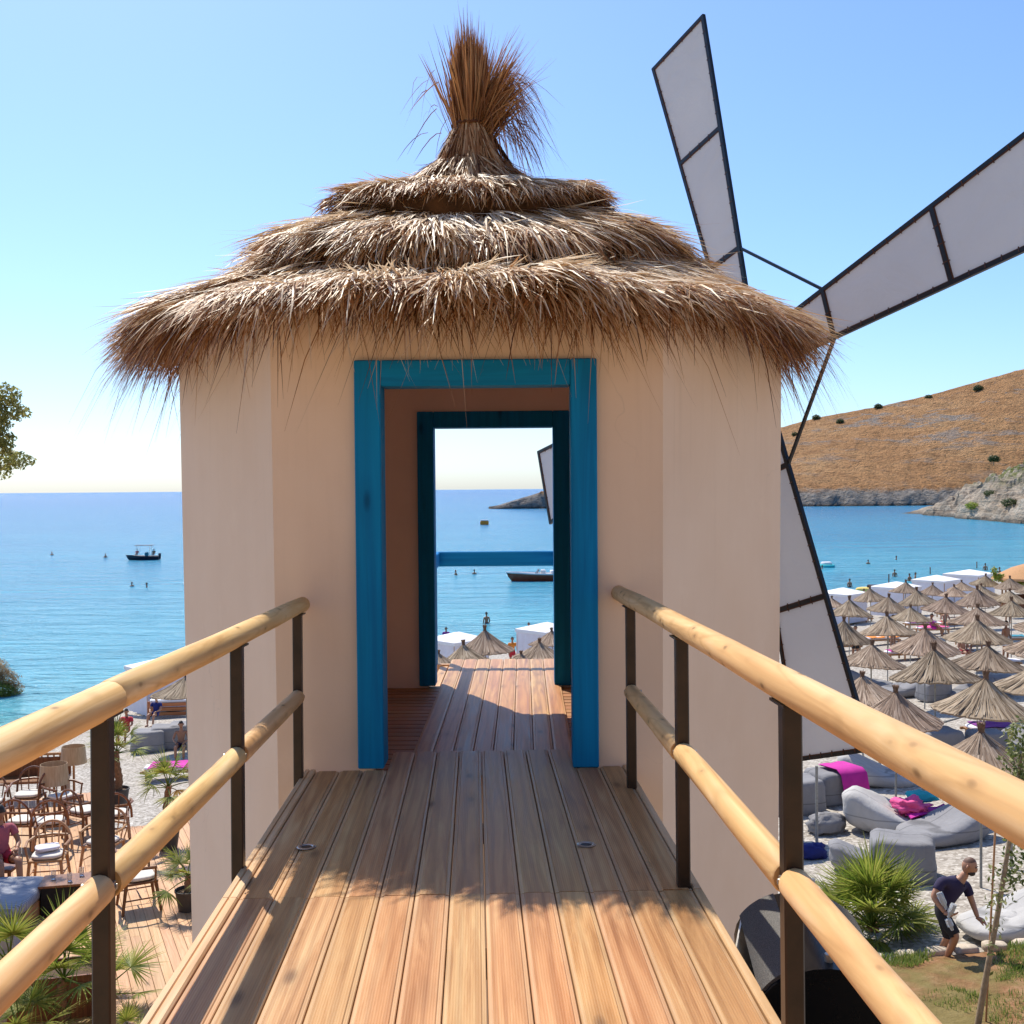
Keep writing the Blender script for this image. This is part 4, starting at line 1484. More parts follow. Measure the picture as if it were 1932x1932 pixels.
# ---------------------------------------------------------------- right foreground planting
GB = on_ground(1645, 1758)
fan_palm('fan_palm', 'large bushy fan palm right of the handrail post, below the bridge', GB, .12, .09, 42, 1.22, None, (5, 96), 5, True, seed=31)
g2 = on_ground(1655, 1985)
fan_palm('fan_palm', 'small fan palm under the black loudspeaker at the bottom right', g2, .1, .05, 14, .7, None, (5, 90), 2, True, seed=33)
# soil bed with grass
bedpx = [(1560, 1830), (1740, 1812), (1960, 1792), (2100, 1790), (2200, 2050), (1900, 2150), (1500, 2080)]
k = N('garden_soil')
v = k.coord(rnd=False)
f = k.noise(v, 3.5, 6, .7)
f2 = k.noise(v, 1.1, 3)
col = k.ramp(f, [(.3, (.16, .075, .035)), (.5, (.27, .14, .07)), (.72, (.40, .25, .14))])
col = k.mix(k.maprange(f2, .45, .6, 0, .7), col, (.16, .15, .05))
k.bs(Base_Color=col, Roughness=.95, Specular_IOR_Level=.1, Normal=k.bump(f, 1, .08))
M['gsoil'] = k.m
cor = [on_ground(*p) for p in bedpx]
cen = sum(cor, Vector()) / len(cor)
mb = MB()
ring = []
NR = 10
vs = [cen + Vector((0, 0, .12))]
fs = []
dense = []
for a, b in zip(cor, cor[1:] + cor[:1]):
    for t in np.linspace(0, 1, 8)[:-1]:
        dense.append(a.lerp(b, t))
for r_ in range(1, NR + 1):
    for p in dense:
        q = cen.lerp(p, r_ / NR)
        vs.append((q.x, q.y, ground(q.x, q.y) + .12 * min(1, (1 - r_ / NR) * 4) + .04 * mnoise.noise((q.x * 3, q.y * 3, 0)) + .03))
m_ = len(dense)
for i in range(m_):
    fs.append((0, 1 + i, 1 + (i + 1) % m_))
for r_ in range(NR - 1):
    for i in range(m_):
        a = 1 + r_ * m_ + i
        b = 1 + r_ * m_ + (i + 1) % m_
        fs.append((a, a + m_, b + m_, b))
mb.add(vs, fs).build('garden_soil', M['gsoil'], kind='structure', smooth='all')
M['grass'] = leafmat('grass_blades', (.08, .14, .02), (.19, .27, .045), (.40, .40, .12), 0, .4, 2)
gm = MB()
rs = random.Random(8)
cnt = 0
while cnt < 9500:
    u, w = rs.random(), rs.random()
    i = rs.randrange(m_)
    q = cen.lerp(dense[i].lerp(dense[(i + 1) % m_], u), math.sqrt(w) * .97)
    if mnoise.noise((q.x * 1.1, q.y * 1.1, 5)) + .25 * mnoise.noise((q.x * 4, q.y * 4, 1)) < -.02 + .3 * (w > .7):
        continue
    z = ground(q.x, q.y) + .10
    L = rs.uniform(.06, .17)
    a = rs.uniform(0, 2 * PI)
    t = rs.uniform(.1, .7)
    blade(gm, (q.x, q.y, z), (math.cos(a) * t, math.sin(a) * t, 1), (math.cos(a), math.sin(a), .2), L, .010, .2, .2, 2)
    cnt += 1
gm.build('grass', M['grass'], kind='stuff', label='patchy green grass growing on the garden soil', cat='grass')
# stone kerb
kb = thing('stone_kerb', 'kerb of pale cream stones edging the garden soil', 'kerb', on_ground(1740, 1812))
M['stone'] = flat('cream_stone', (.52, .43, .33), .9, 0, .25, 9, .5, dist=.02)
sm = [pillow((.34, .2, .14), .12, 8, 4, seed=i).mesh('stone', M['stone'], 'all') for i in range(4)]
pts = [on_ground(1560, 1828), on_ground(1740, 1808), on_ground(1960, 1788), on_ground(2110, 1786)]
acc = 0
for a, b in zip(pts[:-1], pts[1:]):
    n_ = max(1, int((b - a).length / .34))
    for i in range(n_):
        q = a.lerp(b, (i + .5) / n_) - kb.location
        link('stone', random.choice(sm), kb, (q.x, q.y, q.z + .06), (0, 0, math.atan2(b.y - a.y, b.x - a.x) + random.uniform(-.1, .1)), random.uniform(.9, 1.1))
# young climbing tree tied to a stake
vb = on_ground(1838, 1960)
vt = thing('young_tree', 'slender young tree with small glossy leaves in the garden bed at right', 'tree', vb)
dv = vb.y
vl = lambda px, py, dd=0: P(px, py, dv + dd) - vb
MB().tube([(0, 0, -.1), vl(1852, 1890), vl(1870, 1790), vl(1884, 1715), vl(1896, 1640), vl(1915, 1520), vl(1925, 1440), vl(1945, 1370)], [.04, .036, .032, .03, .026, .022, .016, .01], 9).build('trunk', M['twig'], vt, True)
MB().tube([vl(1860, 1930, .1), vl(1878, 1560, .1)], .012, 6).build('stake', M['tanwood'], vt, True)
bl = []
rs = random.Random(14)
for px, py, r in [(1882, 1700, .13), (1876, 1740, .12), (1890, 1660, .16), (1905, 1650, .14), (1868, 1790, .08), (1900, 1690, .10), (1925, 1640, .18), (1915, 1600, .15), (1925, 1440, .22), (1935, 1400, .25), (1915, 1470, .14), (1945, 1480, .25), (1925, 1380, .15), (1960, 1560, .2), (1880, 1760, .07), (1872, 1830, .05)]:
    bl.append((tuple(vl(px, py, rs.uniform(-.15, .15))), (r, r, r * 1.15)))
link('crown', leaf_cloud('crown', M['vine'], bl, 1500, .036, 9), vt)

# ================================================================ BEACH FURNITURE
def umbrella_meshes(seed):
    rs = random.Random(seed)
    nseg, rings = 60, [0.035, .14, .3, .5, .72, .9, 1.0]
    prof = lambda t: .62 * (1 - t) ** 1.28
    mb = MB()
    vs, fs = [], []
    lens = [1 + rs.uniform(-.035, .03) for _ in range(nseg)]
    rid = [rs.uniform(-.012, .014) for _ in range(nseg)]
    for side in (0, 1):
        for t in rings:
            for k_ in range(nseg):
                a = 2 * PI * k_ / nseg
                r = t * (lens[k_] if t > .8 else 1)
                z = prof(t) + rid[k_] * min(1, t * 1.6) + (.006 if k_ % 2 else -.006) * min(1, t * 1.5) - (.035 if side else 0) - .02 * (t > .95)
                vs.append((r * math.cos(a) * (.985 if side else 1), r * math.sin(a) * (.985 if side else 1), z))
    nr = len(rings)
    for side in (0, 1):
        o = side * nr * nseg
        for i in range(nr - 1):
            for k_ in range(nseg):
                a, b = o + i * nseg + k_, o + i * nseg + (k_ + 1) % nseg
                fs.append((a, b, b + nseg, a + nseg) if side else (a, a + nseg, b + nseg, b))
    for k_ in range(nseg):
        a, b = (nr - 1) * nseg + k_, (nr - 1) * nseg + (k_ + 1) % nseg
        fs.append((a, a + nr * nseg, b + nr * nseg, b))
    mb.add(vs, fs)
    for k_ in range(330):                     # reeds laid over the frame
        a = rs.uniform(0, 2 * PI)
        r0, r1 = rs.choice([(.05, .62), (.03, .98), (.3, 1.0), (.45, 1.04)])
        r1 *= rs.uniform(.92, 1.03)
        wd = rs.uniform(.008, .024)
        da = rs.uniform(-.10, .10)
        lift = rs.uniform(.010, .026)
        vs, fs = [], []
        for i in range(5):
            t = r0 + (r1 - r0) * i / 4
            aa = a + da * i / 4
            w_ = wd * (.35 + .65 * min(1, t * 1.6)) * (1 if i < 4 else .6)
            z = prof(min(t, 1.0)) + lift - max(0, t - 1) * .6 - (.02 if t > .97 else 0)
            for sg in (-1, 1):
                vs.append((t * math.cos(aa) - sg * w_ * math.sin(aa), t * math.sin(aa) + sg * w_ * math.cos(aa), z + rs.uniform(-.006, .006)))
        for i in range(4):
            fs.append((2 * i, 2 * i + 1, 2 * i + 3, 2 * i + 2))
        mb.add(vs, fs)
    can = mb.mesh('canopy', M['ustraw'])
    cp = MB()
    cp.lathe([(.10, .50), (.085, .56), (.05, .62), (.055, .68), (.075, .76), (.05, .775)], 12, wob=lambda t, i: 1 + .15 * math.sin(t * 5 + i * 2))
    for i in range(26):
        a = rs.uniform(0, 2 * PI)
        u = rs.random() < .55
        d = (math.cos(a) * rs.uniform(.2, .6), math.sin(a) * rs.uniform(.2, .6), 1.0 if u else -.9)
        blade(cp, (.04 * math.cos(a), .04 * math.sin(a), .70 if u else .60), d, (math.cos(a), math.sin(a), .3), rs.uniform(.10, .17), .02, .1, .2, 2)
    cap = cp.mesh('cap', M['ucap'])
    return can, cap


UM = [umbrella_meshes(s) for s in (1, 2, 3)]
POLE = MB().tube([(0, 0, -2.6), (0, 0, .5)], .022, 8).mesh('pole', M['rope'], True)
ARM = MB()
for i in range(8):
    a = i * PI / 4
    ARM.bar((.02 * math.cos(a), .02 * math.sin(a), .22), (.86 * math.cos(a), .86 * math.sin(a), .02), .018)
ARM = ARM.mesh('rib', M['rope'])
UMB = []


def umbrella(px_apex, px_rim_y, width_px, label, rimh=1.95, tilt=0.0, dmin=1.8, dmax=2.7):
    g = on_ground(px_apex, px_rim_y, rimh)
    d = g.y
    dia = 1.03 * max(dmin, min(dmax, width_px * d / FPX))
    d += dia * .30                            # the rim seen is the near one
    c = P(px_apex, px_rim_y, d)
    z = ground(c.x, c.y)
    if d > 30:
        z = c.z - rimh
    o = thing('beach_umbrella', label, 'umbrella', (c.x, c.y, ground(c.x, c.y)), (0, 0, random.uniform(0, 6)), 'straw umbrellas on the pebble beach')
    h = max(1.6, g.z - ground(c.x, c.y)) if True else rimh
    s = dia / 2
    can, cap = UM[len(UMB) % 3]
    e = Euler((random.uniform(-.07, .07), random.uniform(-.07, .07) + tilt, random.uniform(0, 6)))
    zs = random.uniform(.78, 1.12)
    link('canopy', can, o, (0, 0, h), e, (s, s, s * zs))
    link('cap', cap, o, (0, 0, h + .035 * (s - 1)), e, (s, s, s * zs))
    link('rib', ARM, o, (0, 0, h - .05), e, s)
    link('pole', POLE, o, (0, 0, h), None, (1, 1, 1))
    UMB.append(o)
    return o


def z4(x, y):                                 # positions noted on an enlarged crop
    return 1431 + x * .25925, 984 + y * .25925


ROWS = [
    ('nearest row', [(1620, 1850, 560), (-120, 1640, 560)]),
    ('second row from the bridge', [(760, 1310, 380), (1000, 1490, 650), (1640, 1420, 720), (2080, 1250, 700)]),
    ('third row from the bridge', [(820, 1060, 500), (1285, 1170, 630), (1665, 1080, 560), (2090, 970, 560)]),
    ('fourth row from the bridge', [(615, 872, 400), (940, 825, 400), (1210, 952, 490), (1590, 872, 470), (2080, 800, 420)]),
    ('fifth row from the bridge', [(660, 692, 330), (1105, 720, 300), (1360, 655, 340), (1595, 748, 410), (1840, 692, 340)]),
    ('sixth row from the bridge', [(530, 622, 230), (945, 652, 300), (1160, 602, 290), (1595, 602, 310), (1825, 585, 280)]),
    ('seventh row from the bridge', [(815, 572, 235), (1265, 535, 220), (1425, 545, 220), (1625, 545, 220)]),
    ('farthest row by the white cabanas', [(1070, 518, 225), (1480, 500, 200), (1650, 462, 215), (1830, 484, 220), (1990, 520, 230), (1930, 440, 200)]),
]
for rn, items in ROWS:
    items = sorted(items)
    for i, (x, y, w) in enumerate(items):
        px, py = z4(x, y)
        umbrella(px, py, w * .25925, 'straw beach umbrella, %s from the left in the %s' % (ORD[i], rn))
# those seen through the doorway and by the left wall
for (px, py, w, lab) in [(916, 1231, 108, 'straw umbrella at the middle of the view through the doorway, tallest there'),
                         (877, 1256, 108, 'straw umbrella in the doorway view, just left of and below the tallest'),
                         (1018, 1244, 100, 'straw umbrella at the right of the doorway view, in front of a cabana'),
                         (983, 1262, 88, 'small straw umbrella low in the doorway view, right of the tallest'),
                         (828, 1263, 78, 'straw umbrella at the left edge of the doorway view'),
                         (1042, 1217, 88, 'straw umbrella by the right jamb in the doorway view, highest on that side')]:
    umbrella(px, py, w, lab)
umbrella(352, 1316, 130, 'straw umbrella beside the left wall of the tower above the wooden daybed')
for (px, py, w, lab) in [(560, 1330, 110, 'straw umbrella on the beach hidden behind the left part of the tower')]:
    pass


def cabana(px, py, wpx, label, rz=43.5, h=2.15):
    g = on_ground(px, py, h)
    w = max(2.2, wpx * g.y / FPX / 1.25)
    o = thing('cabana', label, 'cabana', (g.x, g.y, ground(g.x, g.y)), (0, 0, R(rz)), 'white cloth cabanas along the waterline')
    hw = w / 2
    cm = MB()
    vs = [(-hw - .06, -hw - .06, h - .16), (hw + .06, -hw - .06, h - .16), (hw + .06, hw + .06, h - .16), (-hw - .06, hw + .06, h - .16),
          (-hw - .06, -hw - .06, h), (hw + .06, -hw - .06, h), (hw + .06, hw + .06, h), (-hw - .06, hw + .06, h), (-.15, 0, h + .34), (.15, 0, h + .34)]
    cm.add(vs, [(0, 1, 5, 4), (1, 2, 6, 5), (2, 3, 7, 6), (3, 0, 4, 7), (4, 5, 9, 8), (5, 6, 9), (6, 7, 8, 9), (7, 4, 8)])
    cm.build('canopy', M['whitecloth'], o)
    for k_, (ax, ay, bx, by) in enumerate([(-hw, -hw, hw, -hw), (hw, -hw, hw, hw), (-hw, hw, -hw, -hw)]):
        n_ = 16
        vs, fs = [], []
        for i in range(n_ + 1):
            t = i / n_
            off_ = .05 * math.sin(i * 2.1 + k_)
            x, y = ax + (bx - ax) * t, ay + (by - ay) * t
            nx, ny = (by - ay) / w, -(bx - ax) / w
            vs += [(x + nx * off_ * .3, y + ny * off_ * .3, h - .12), (x + nx * off_, y + ny * off_, .12 if k_ != 0 else .25)]
        for i in range(n_):
            fs.append((2 * i, 2 * i + 1, 2 * i + 3, 2 * i + 2))
        MB().add(vs, fs).build('curtain', M['curtain'], o, 'all')
    for sx in (-1, 1):
        for sy in (-1, 1):
            MB().box((sx * (hw - .03), sy * (hw - .03), h / 2), (.06, .06, h)).build('post', M['tanwood'], o)
    MB().box((0, 0, .28), (w * .8, w * .85, .2), bev=.04).build('daybed', M['whitecloth'], o)
    return o


for (px, py, w, lab) in [(1589, 1118, 82, 'white cloth cabana nearest the lower sail, first from the left on the right beach'),
                         (1690, 1106, 84, 'white cloth cabana by the water, second from the left on the right beach'),
                         (1766, 1093, 80, 'white cloth cabana by the water, third from the left on the right beach'),
                         (1828, 1082, 84, 'white cloth cabana farthest along the water on the right beach'),
                         (862, 1205, 84, 'white cloth cabana at the left of the doorway view'),
                         (1030, 1186, 84, 'white cloth cabana at the right of the doorway view'),
                         (300, 1256, 110, 'white cloth cabana just above the left handrail')]:
    cabana(px, py, w, lab)
# dark timber posts standing on the shore
for i, (px, py) in enumerate([(1677, 1113), (1755, 1097), (1843, 1085)]):
    g = on_ground(px, py, 0)
    MB().tube([(0, 0, -.2), (0, 0, 1.7)], .06, 8).build('shore_post', M['darkwood'], None, True, loc=(g.x, g.y, g.z), label='dark timber post among the white cabanas, %s from the left' % ORD[i], cat='post', group='timber posts on the shore')


# ---------------------------------------------------------------- bean bags, beds, towels
def bagmesh(kind, mat, seed):
    """lounger bags: soft wedge with a raised back; cube bags"""
    nx, ny, nz = 18, 12, 9
    mb = MB()
    if kind == 'lounger':
        mb = pillow((1.0, 1.0, 1.0), .05, 16, 3.2, seed)
        out = []
        for x, y, z in mb.v:
            h = .30 + .30 * max(0, min(1, (x + .15) / .5)) ** 1.2
            zz = (z + .5) * h * (1 - .12 * max(0, -x * 2))
            sag = .06 * math.exp(-((x + .1) ** 2 + y * y) * 9) * (z > 0)
            out.append((x * 1.35 + .05 * (z > .2), y * .85 * (1 - .12 * (x > .2)), zz - sag))
        mb.v = out
    else:
        mb = pillow((.85, .7, .62), .05, 16, 6, seed)
        mb.v = [(x * (1 + .06 * (z < 0)), y * (1 + .06 * (z < 0)), z + .31 - .05 * math.exp(-(x * x + y * y) * 8) * (z > 0)) for x, y, z in mb.v]
    return mb.mesh('cover', mat, 'all')


BG = {('lounger', 0): bagmesh('lounger', M['bag'], 1), ('lounger', 1): bagmesh('lounger', M['bag2'], 2), ('cube', 0): bagmesh('cube', M['bag'], 3), ('cube', 1): bagmesh('cube', M['bag2'], 4)}


def bag(px, py, kind, tone, rz, sc, label):
    g = on_ground(px, py)
    o = thing('bean_bag', label, 'bean bag', (g.x, g.y, g.z - .02), (0, 0, R(rz)), 'grey bean bags on the pebbles')
    o.scale = (sc,) * 3
    link('cover', BG[(kind, tone)], o)
    return o


B1 = bag(1569, 1512, 'cube', 0, 20, 1.25, 'dark grey cube bag with a magenta towel hanging over it')
bag(1500, 1532, 'cube', 0, 10, 1.3, 'dark grey cube bag left of the one with the magenta towel, behind the post')
bag(1655, 1478, 'lounger', 1, 160, 1.3, 'pale grey lounger bag right of the magenta towel, under the handrail')
B2 = bag(1688, 1566, 'lounger', 1, 160, 1.45, 'pale grey lounger bag with a crumpled pink towel')
bag(1780, 1584, 'lounger', 0, 15, 1.3, 'dark grey lounger bag right of the crumpled pink towel')
bag(1702, 1656, 'cube', 0, -20, 1.25, 'dark grey cube bag right behind the large fan palm')
bag(1632, 1640, 'lounger', 0, 170, .9, 'small dark grey bag left of the cube bag behind the large palm')
bag(1908, 1760, 'lounger', 1, 10, 1.1, 'large pale grey lounger bag behind the man in navy')
bag(1985, 1752, 'lounger', 1, -30, 1.3, 'pale grey lounger bag at the right edge beside the young tree')
bag(1768, 1432, 'cube', 0, 8, 1.35, 'wide dark grey bag left of the nearest straw umbrella')
bag(1862, 1425, 'cube', 0, 4, 1.1, 'dark grey bag directly behind the nearest straw umbrella')
bag(1928, 1415, 'lounger', 0, 30, 1.5, 'tall blue grey bag at the right edge above the young tree')
bag(1640, 1300, 'lounger', 0, 190, 1.4, 'blue grey lounger bag under the third row umbrella nearest the sail')
bag(1705, 1312, 'lounger', 0, 10, 1.4, 'blue grey lounger bag between two third row umbrellas')
bag(1762, 1322, 'cube', 0, 15, 1.2, 'dark blue grey bag in front of the third row umbrella')
bag(1832, 1318, 'lounger', 0, 30, 1.35, 'large blue grey lounger bag below the third row right umbrella')
bag(1890, 1310, 'cube', 0, 5, 1.15, 'blue grey bag in the shade of the third row at the right')
bag(280, 1418, 'cube', 0, 14, 1.35, 'left one of the grey bags between the small palms')
bag(318, 1412, 'cube', 0, 10, 1.45, 'middle one of the grey bags near the left tower wall')
bag(354, 1408, 'cube', 0, 8, 1.5, 'right one of the grey bags touching the left tower wall')
bag(905, 1256, 'cube', 0, 8, 1.2, 'small grey bag low in the doorway view')


def colour(name, c, **k_):
    return flat(name, c, .85, 0, .1, 6, .3, **k_)


CLR = {'magenta': colour('magenta_towel', (.55, .02, .32)), 'pink': colour('pink_towel', (.80, .10, .30)), 'purple': colour('purple_towel', (.22, .03, .26)), 'red': colour('red_cloth', (.52, .03, .05)),
       'orange': colour('orange_cloth', (.75, .25, .03)), 'turquoise': colour('turquoise_towel', (.03, .46, .50)), 'yellow': colour('yellow_cloth', (.78, .55, .15)), 'navy': colour('navy_cloth', (.022, .014, .055)),
       'blue': colour('blue_cloth', (.012, .02, .15)), 'white': M['whitecloth'], 'black': colour('black_cloth', (.016, .015, .018)), 'lilac': colour('lilac_cloth', (.55, .25, .52)), 'teal': colour('teal_cloth', (.03, .22, .30))}


def draped(name, pts_w, mat, label, cat='towel', seed=0, thick=.02, crump=.03, ny=8, **kw):
    """a cloth strip along a poly-line with half width, laid over things: pts = [(Vector, side Vector)]"""
    vs, fs = [], []
    n_ = len(pts_w)
    for lay in (0, 1):
        for i, (p, s) in enumerate(pts_w):
            for j in range(ny + 1):
                t = j / ny * 2 - 1
                q = Vector(p) + Vector(s) * t
                q.z += crump * mnoise.noise((q.x * 5 + seed, q.y * 5, i * .7)) - lay * thick
                vs.append(q)
    W_ = ny + 1
    for lay in (0, 1):
        o_ = lay * n_ * W_
        for i in range(n_ - 1):
            for j in range(ny):
                a = o_ + i * W_ + j
                fs.append((a, a + 1, a + W_ + 1, a + W_))
    c = sum((Vector(p) for p, _ in pts_w), Vector()) / n_
    mb = MB().add([v - c for v in vs], fs)
    return mb.build(name, mat, None, 'all', loc=c, label=label, cat=cat, **kw)


m1 = Matrix.Translation(B1.location) @ Matrix.Rotation(R(20), 4, 'Z')
draped('towel', [(m1 @ Vector((x, y, z)), Matrix.Rotation(R(20), 3, 'Z') @ Vector((.34, 0, 0))) for x, y, z in [(.2, .3, .80), (.2, 0, .81), (.22, -.35, .82), (.24, -.48, .72), (.26, -.53, .45), (.27, -.56, .2)]], CLR['magenta'], 'magenta towel hanging over the dark grey cube bag', seed=2)
b2 = B2.location
pillow((.62, .5, .30), .7, 18, 2.2, seed=9).build('towel', CLR['pink'], None, 'all', loc=b2 + Vector((.25, -.2, .54)), label='crumpled bright pink towel on the pale grey lounger bag', cat='towel')
draped('towel', [(b2 + Vector((.1 + .16 * i, -.35 + .05 * i, .46 - .0 * i + .05 * math.sin(i))), Vector((0, .28, .02))) for i in range(7)], CLR['magenta'], 'purple towel spread under the crumpled pink towel', seed=4)
pillow((.6, .4, .2), .3, 14, 2.6, seed=12).build('towel', CLR['turquoise'], None, 'all', loc=b2 + Vector((.65, .3, .60)), label='turquoise towel behind the crumpled pink towel', cat='towel')
gb = on_ground(1560, 1572)
pillow((.8, .5, .42), .3, 16, 2.6, seed=15).build('beach_sack', M['bag'], None, 'all', loc=(gb.x, gb.y, gb.z + .18), rot=(0, 0, .4), label='slumped dark grey sack on the pebbles beside an umbrella pole', cat='bag')
gb = on_ground(1533, 1618)
pillow((.48, .4, .26), .4, 16, 2.6, seed=18).build('beach_towel', CLR['blue'], None, 'all', loc=(gb.x, gb.y, gb.z + .12), label='crumpled blue towel on the pebbles left of the large palm', cat='towel')
# umbrella poles without canopy and rope rails near the bags
for i, (px, pyb, pyt) in enumerate([(1541, 1602, 1445), (1741, 1545, 1420), (1908, 1640, 1560), (1676, 1440, 1398)]):
    g = on_ground(px, pyb)
    top_ = P(px, pyt, g.y).z - g.z
    MB().tube([(0, 0, -.1), (0, 0, max(.5, top_))], .028, 8).build('slim_pole', M['rope'], None, True, loc=g, label='slim grey pole in the pebbles, %s from the left' % ORD[i if i < 1 else {1: 2, 2: 3, 3: 1}[i]], cat='pole', group='slim grey poles among the bags')
ra, rb2 = on_ground(1660, 1445), on_ground(1850, 1388)
rl = thing('rope_fence', 'low grey pole fence crossing the pebbles behind the handrail', 'fence', ra)
for t in (0, .5, 1):
    q = ra.lerp(rb2, t) - ra
    MB().tube([q + Vector((0, 0, -.1)), q + Vector((0, 0, .75))], .035, 8).build('post', M['rope'], rl, True)
MB().tube([Vector((0, 0, .68)), (rb2 - ra) / 2 + Vector((0, 0, .66)), rb2 - ra + Vector((0, 0, .68))], .03, 8).build('rail', M['rope'], rl, True)

BEDF = MB()
for i in range(11):
    BEDF.box((-.9 + i * .17, 0, .30), (.12, .62, .025))
for s in (-1, 1):
    BEDF.box((-.05, s * .32, .27), (1.95, .05, .07))
for x in (-.85, .8):
    for s in (-1, 1):
        BEDF.box((x, s * .30, .13), (.06, .06, .26))
BEDF = BEDF.mesh('frame', M['tanwood'])
MATT = pillow((1.9, .62, .10), .02, 12, 6).mesh('mattress', M['curtain'], 'all')
n_bed = 0


def sunbed(px, py, rz, label, towel=None, tl_=None):
    g = on_ground(px, py)
    o = thing('sunbed', label, 'sunbed', g, (0, 0, R(rz)), 'wooden sunbeds under the umbrellas')
    link('frame', BEDF, o)
    link('mattress', MATT, o, (0, 0, .36))
    if towel:
        m_ = Matrix.Translation(g) @ Matrix.Rotation(R(rz), 4, 'Z')
        s_v = Matrix.Rotation(R(rz), 3, 'Z') @ Vector((0, .40, 0))
        draped('towel', [(m_ @ Vector((-.8 + .2 * i, 0, .425)), s_v) for i in range(9)], CLR[towel], tl_, seed=px, crump=.05)
    return o


for a in [(1760, 1196, 8, 'sunbed with a bright pink towel in the fifth row', 'pink', 'bright pink towel on a fifth row sunbed'),
          (1800, 1186, 5, 'sunbed with a red towel in the fifth row', 'red', 'dark red towel on a fifth row sunbed'),
          (1738, 1186, 0, 'sunbed with a purple towel left of the pink one', 'purple', 'purple towel on a sunbed left of the pink one'),
          (1708, 1244, 6, 'sunbed with a hot pink towel in the fourth row', 'magenta', 'hot pink towel on a fourth row sunbed'),
          (1735, 1243, 6, 'sunbed with a lilac towel in the fourth row', 'lilac', 'lilac towel on a fourth row sunbed'),
          (1664, 1216, 12, 'sunbed with an orange towel behind the third row umbrella', 'orange', 'orange towel behind the third row umbrella'),
          (1700, 1209, 10, 'sunbed with a blue towel in the fourth row', 'blue', 'blue towel on a fourth row sunbed'),
          (1590, 1228, 4, 'sunbed with a white towel near the lower sail', 'white', 'white towel on the sunbed near the lower sail'),
          (1850, 1148, 10, 'sunbed with a red towel under the sixth row', 'red', 'red towel under the sixth row umbrellas'),
          (1840, 1218, -6, 'sunbed with a yellow towel at the right', 'yellow', 'yellow towel on a sunbed at the right'),
          (1905, 1215, 0, 'sunbed with a dark teal towel at the right edge', 'teal', 'dark teal towel at the right edge'),
          (1620, 1174, 6, 'sunbed with a white towel under the fifth row', 'white', 'white towel under the fifth row umbrellas'),
          (1795, 1165, 2, 'bare sunbed below the seventh row', None, None),
          (1890, 1395, 4, 'sunbed with a purple towel behind the nearest umbrella', 'purple', 'purple towel behind the nearest umbrella'),
          (1880, 1262, 4, 'bare sunbed in the third row gap', None, None),
          (335, 1468, 6, 'low sunbed with a magenta towel by the left tower wall', 'magenta', 'magenta towel by the left tower wall')]:
    sunbed(*a)
# wooden daybed at the left
g = on_ground(325, 1352)
db = thing('daybed', 'reddish wooden daybed with slatted sides near the left tower wall', 'daybed', g, (0, 0, R(8)))
M['redwood'] = wood('red_timber', (.24, .07, .02), (.40, .14, .05), (.50, .22, .09), 'x', 1.0, .5, .1, False)
for z in (.25, .45, .65):
    MB().box((0, -.6, z), (1.9, .05, .14)).build('slat', M['redwood'], db)
    MB().box((0, .6, z), (1.9, .05, .14)).build('slat', M['redwood'], db)
for x in (-.9, .9):
    for y in (-.57, .57):
        MB().box((x, y, .4), (.09, .09, .8)).build('leg', M['redwood'], db)
pillow((1.8, 1.1, .16), .03, 12, 6).build('mattress', M['whitecloth'], db, 'all', loc=(0, 0, .78))
# hut with an orange straw roof at the far right
g = on_ground(1950, 1090, 2.3)
hut = thing('beach_hut', 'beach hut with an orange straw roof and trailing plant at the far right', 'hut', (g.x, g.y, ground(g.x, g.y)))
M['hutstraw'] = flat('orange_hut_straw', (.50, .26, .11), .85, 0, .3, 25, .6, dist=.03)
MB().lathe([(2.6, 2.2), (2.55, 2.35), (1.4, 2.95), (.2, 3.35), (.02, 3.4)], 24, wob=lambda t, i: 1 + .03 * math.sin(9 * t)).build('roof', M['hutstraw'], hut, True)
MB().lathe([(2.1, 0), (2.1, 1.0)], 20, cap=False).build('counter', M['darkwood'], hut)
for i in range(6):
    a = i * PI / 3
    MB().tube([(2.1 * math.cos(a), 2.1 * math.sin(a), 0), (2.1 * math.cos(a), 2.1 * math.sin(a), 2.3)], .06, 8).build('post', M['tanwood'], hut, True)
M['limeleaf'] = leafmat('lime_leaf', (.12, .20, .01), (.30, .36, .03), (.55, .52, .08), 0, .3, 2)
link('trailing_plant', leaf_cloud('trailing_plant', M['limeleaf'], [((-2.4, -.3, 2.35), (.5, .4, .3)), ((-1.9, -1.2, 2.05), (.6, .4, .35)), ((-2.7, -.2, 2.8), (.25, .2, .3)), ((-1.3, -1.7, 1.9), (.5, .3, .3))], 1500, .09, 21), hut)

# ================================================================ BOATS AND BUOYS
def hull(L, W_, H, bow=.35, n=14):
    """pointed hull: bow at -x"""
    mb = MB()
    vs, fs = [], []
    for i in range(n + 1):
        t = i / n
        x = -L / 2 + L * t
        w = W_ / 2 * min(1, (t / bow)) ** .6 * (1 - .1 * t)
        sh = H * (1 + .28 * (1 - t) ** 2)
        rake = -.10 * L * max(0, 1 - t * 5)
        vs += [(x + rake, -w, sh), (x + rake * .6, -w * .92, sh * .45), (x - rake * .2, -w * .45, -.12), (x - rake * .3, 0, -.2), (x - rake * .2, w * .45, -.12), (x + rake * .6, w * .92, sh * .45), (x + rake, w, sh)]
    for i in range(n):
        for j in range(6):
            a = i * 7 + j
            fs.append((a, a + 1, a + 8, a + 7))
    fs.append(tuple(n * 7 + j for j in range(7)))
    fs.append((0, 6, 3))
    return mb.add(vs, fs)


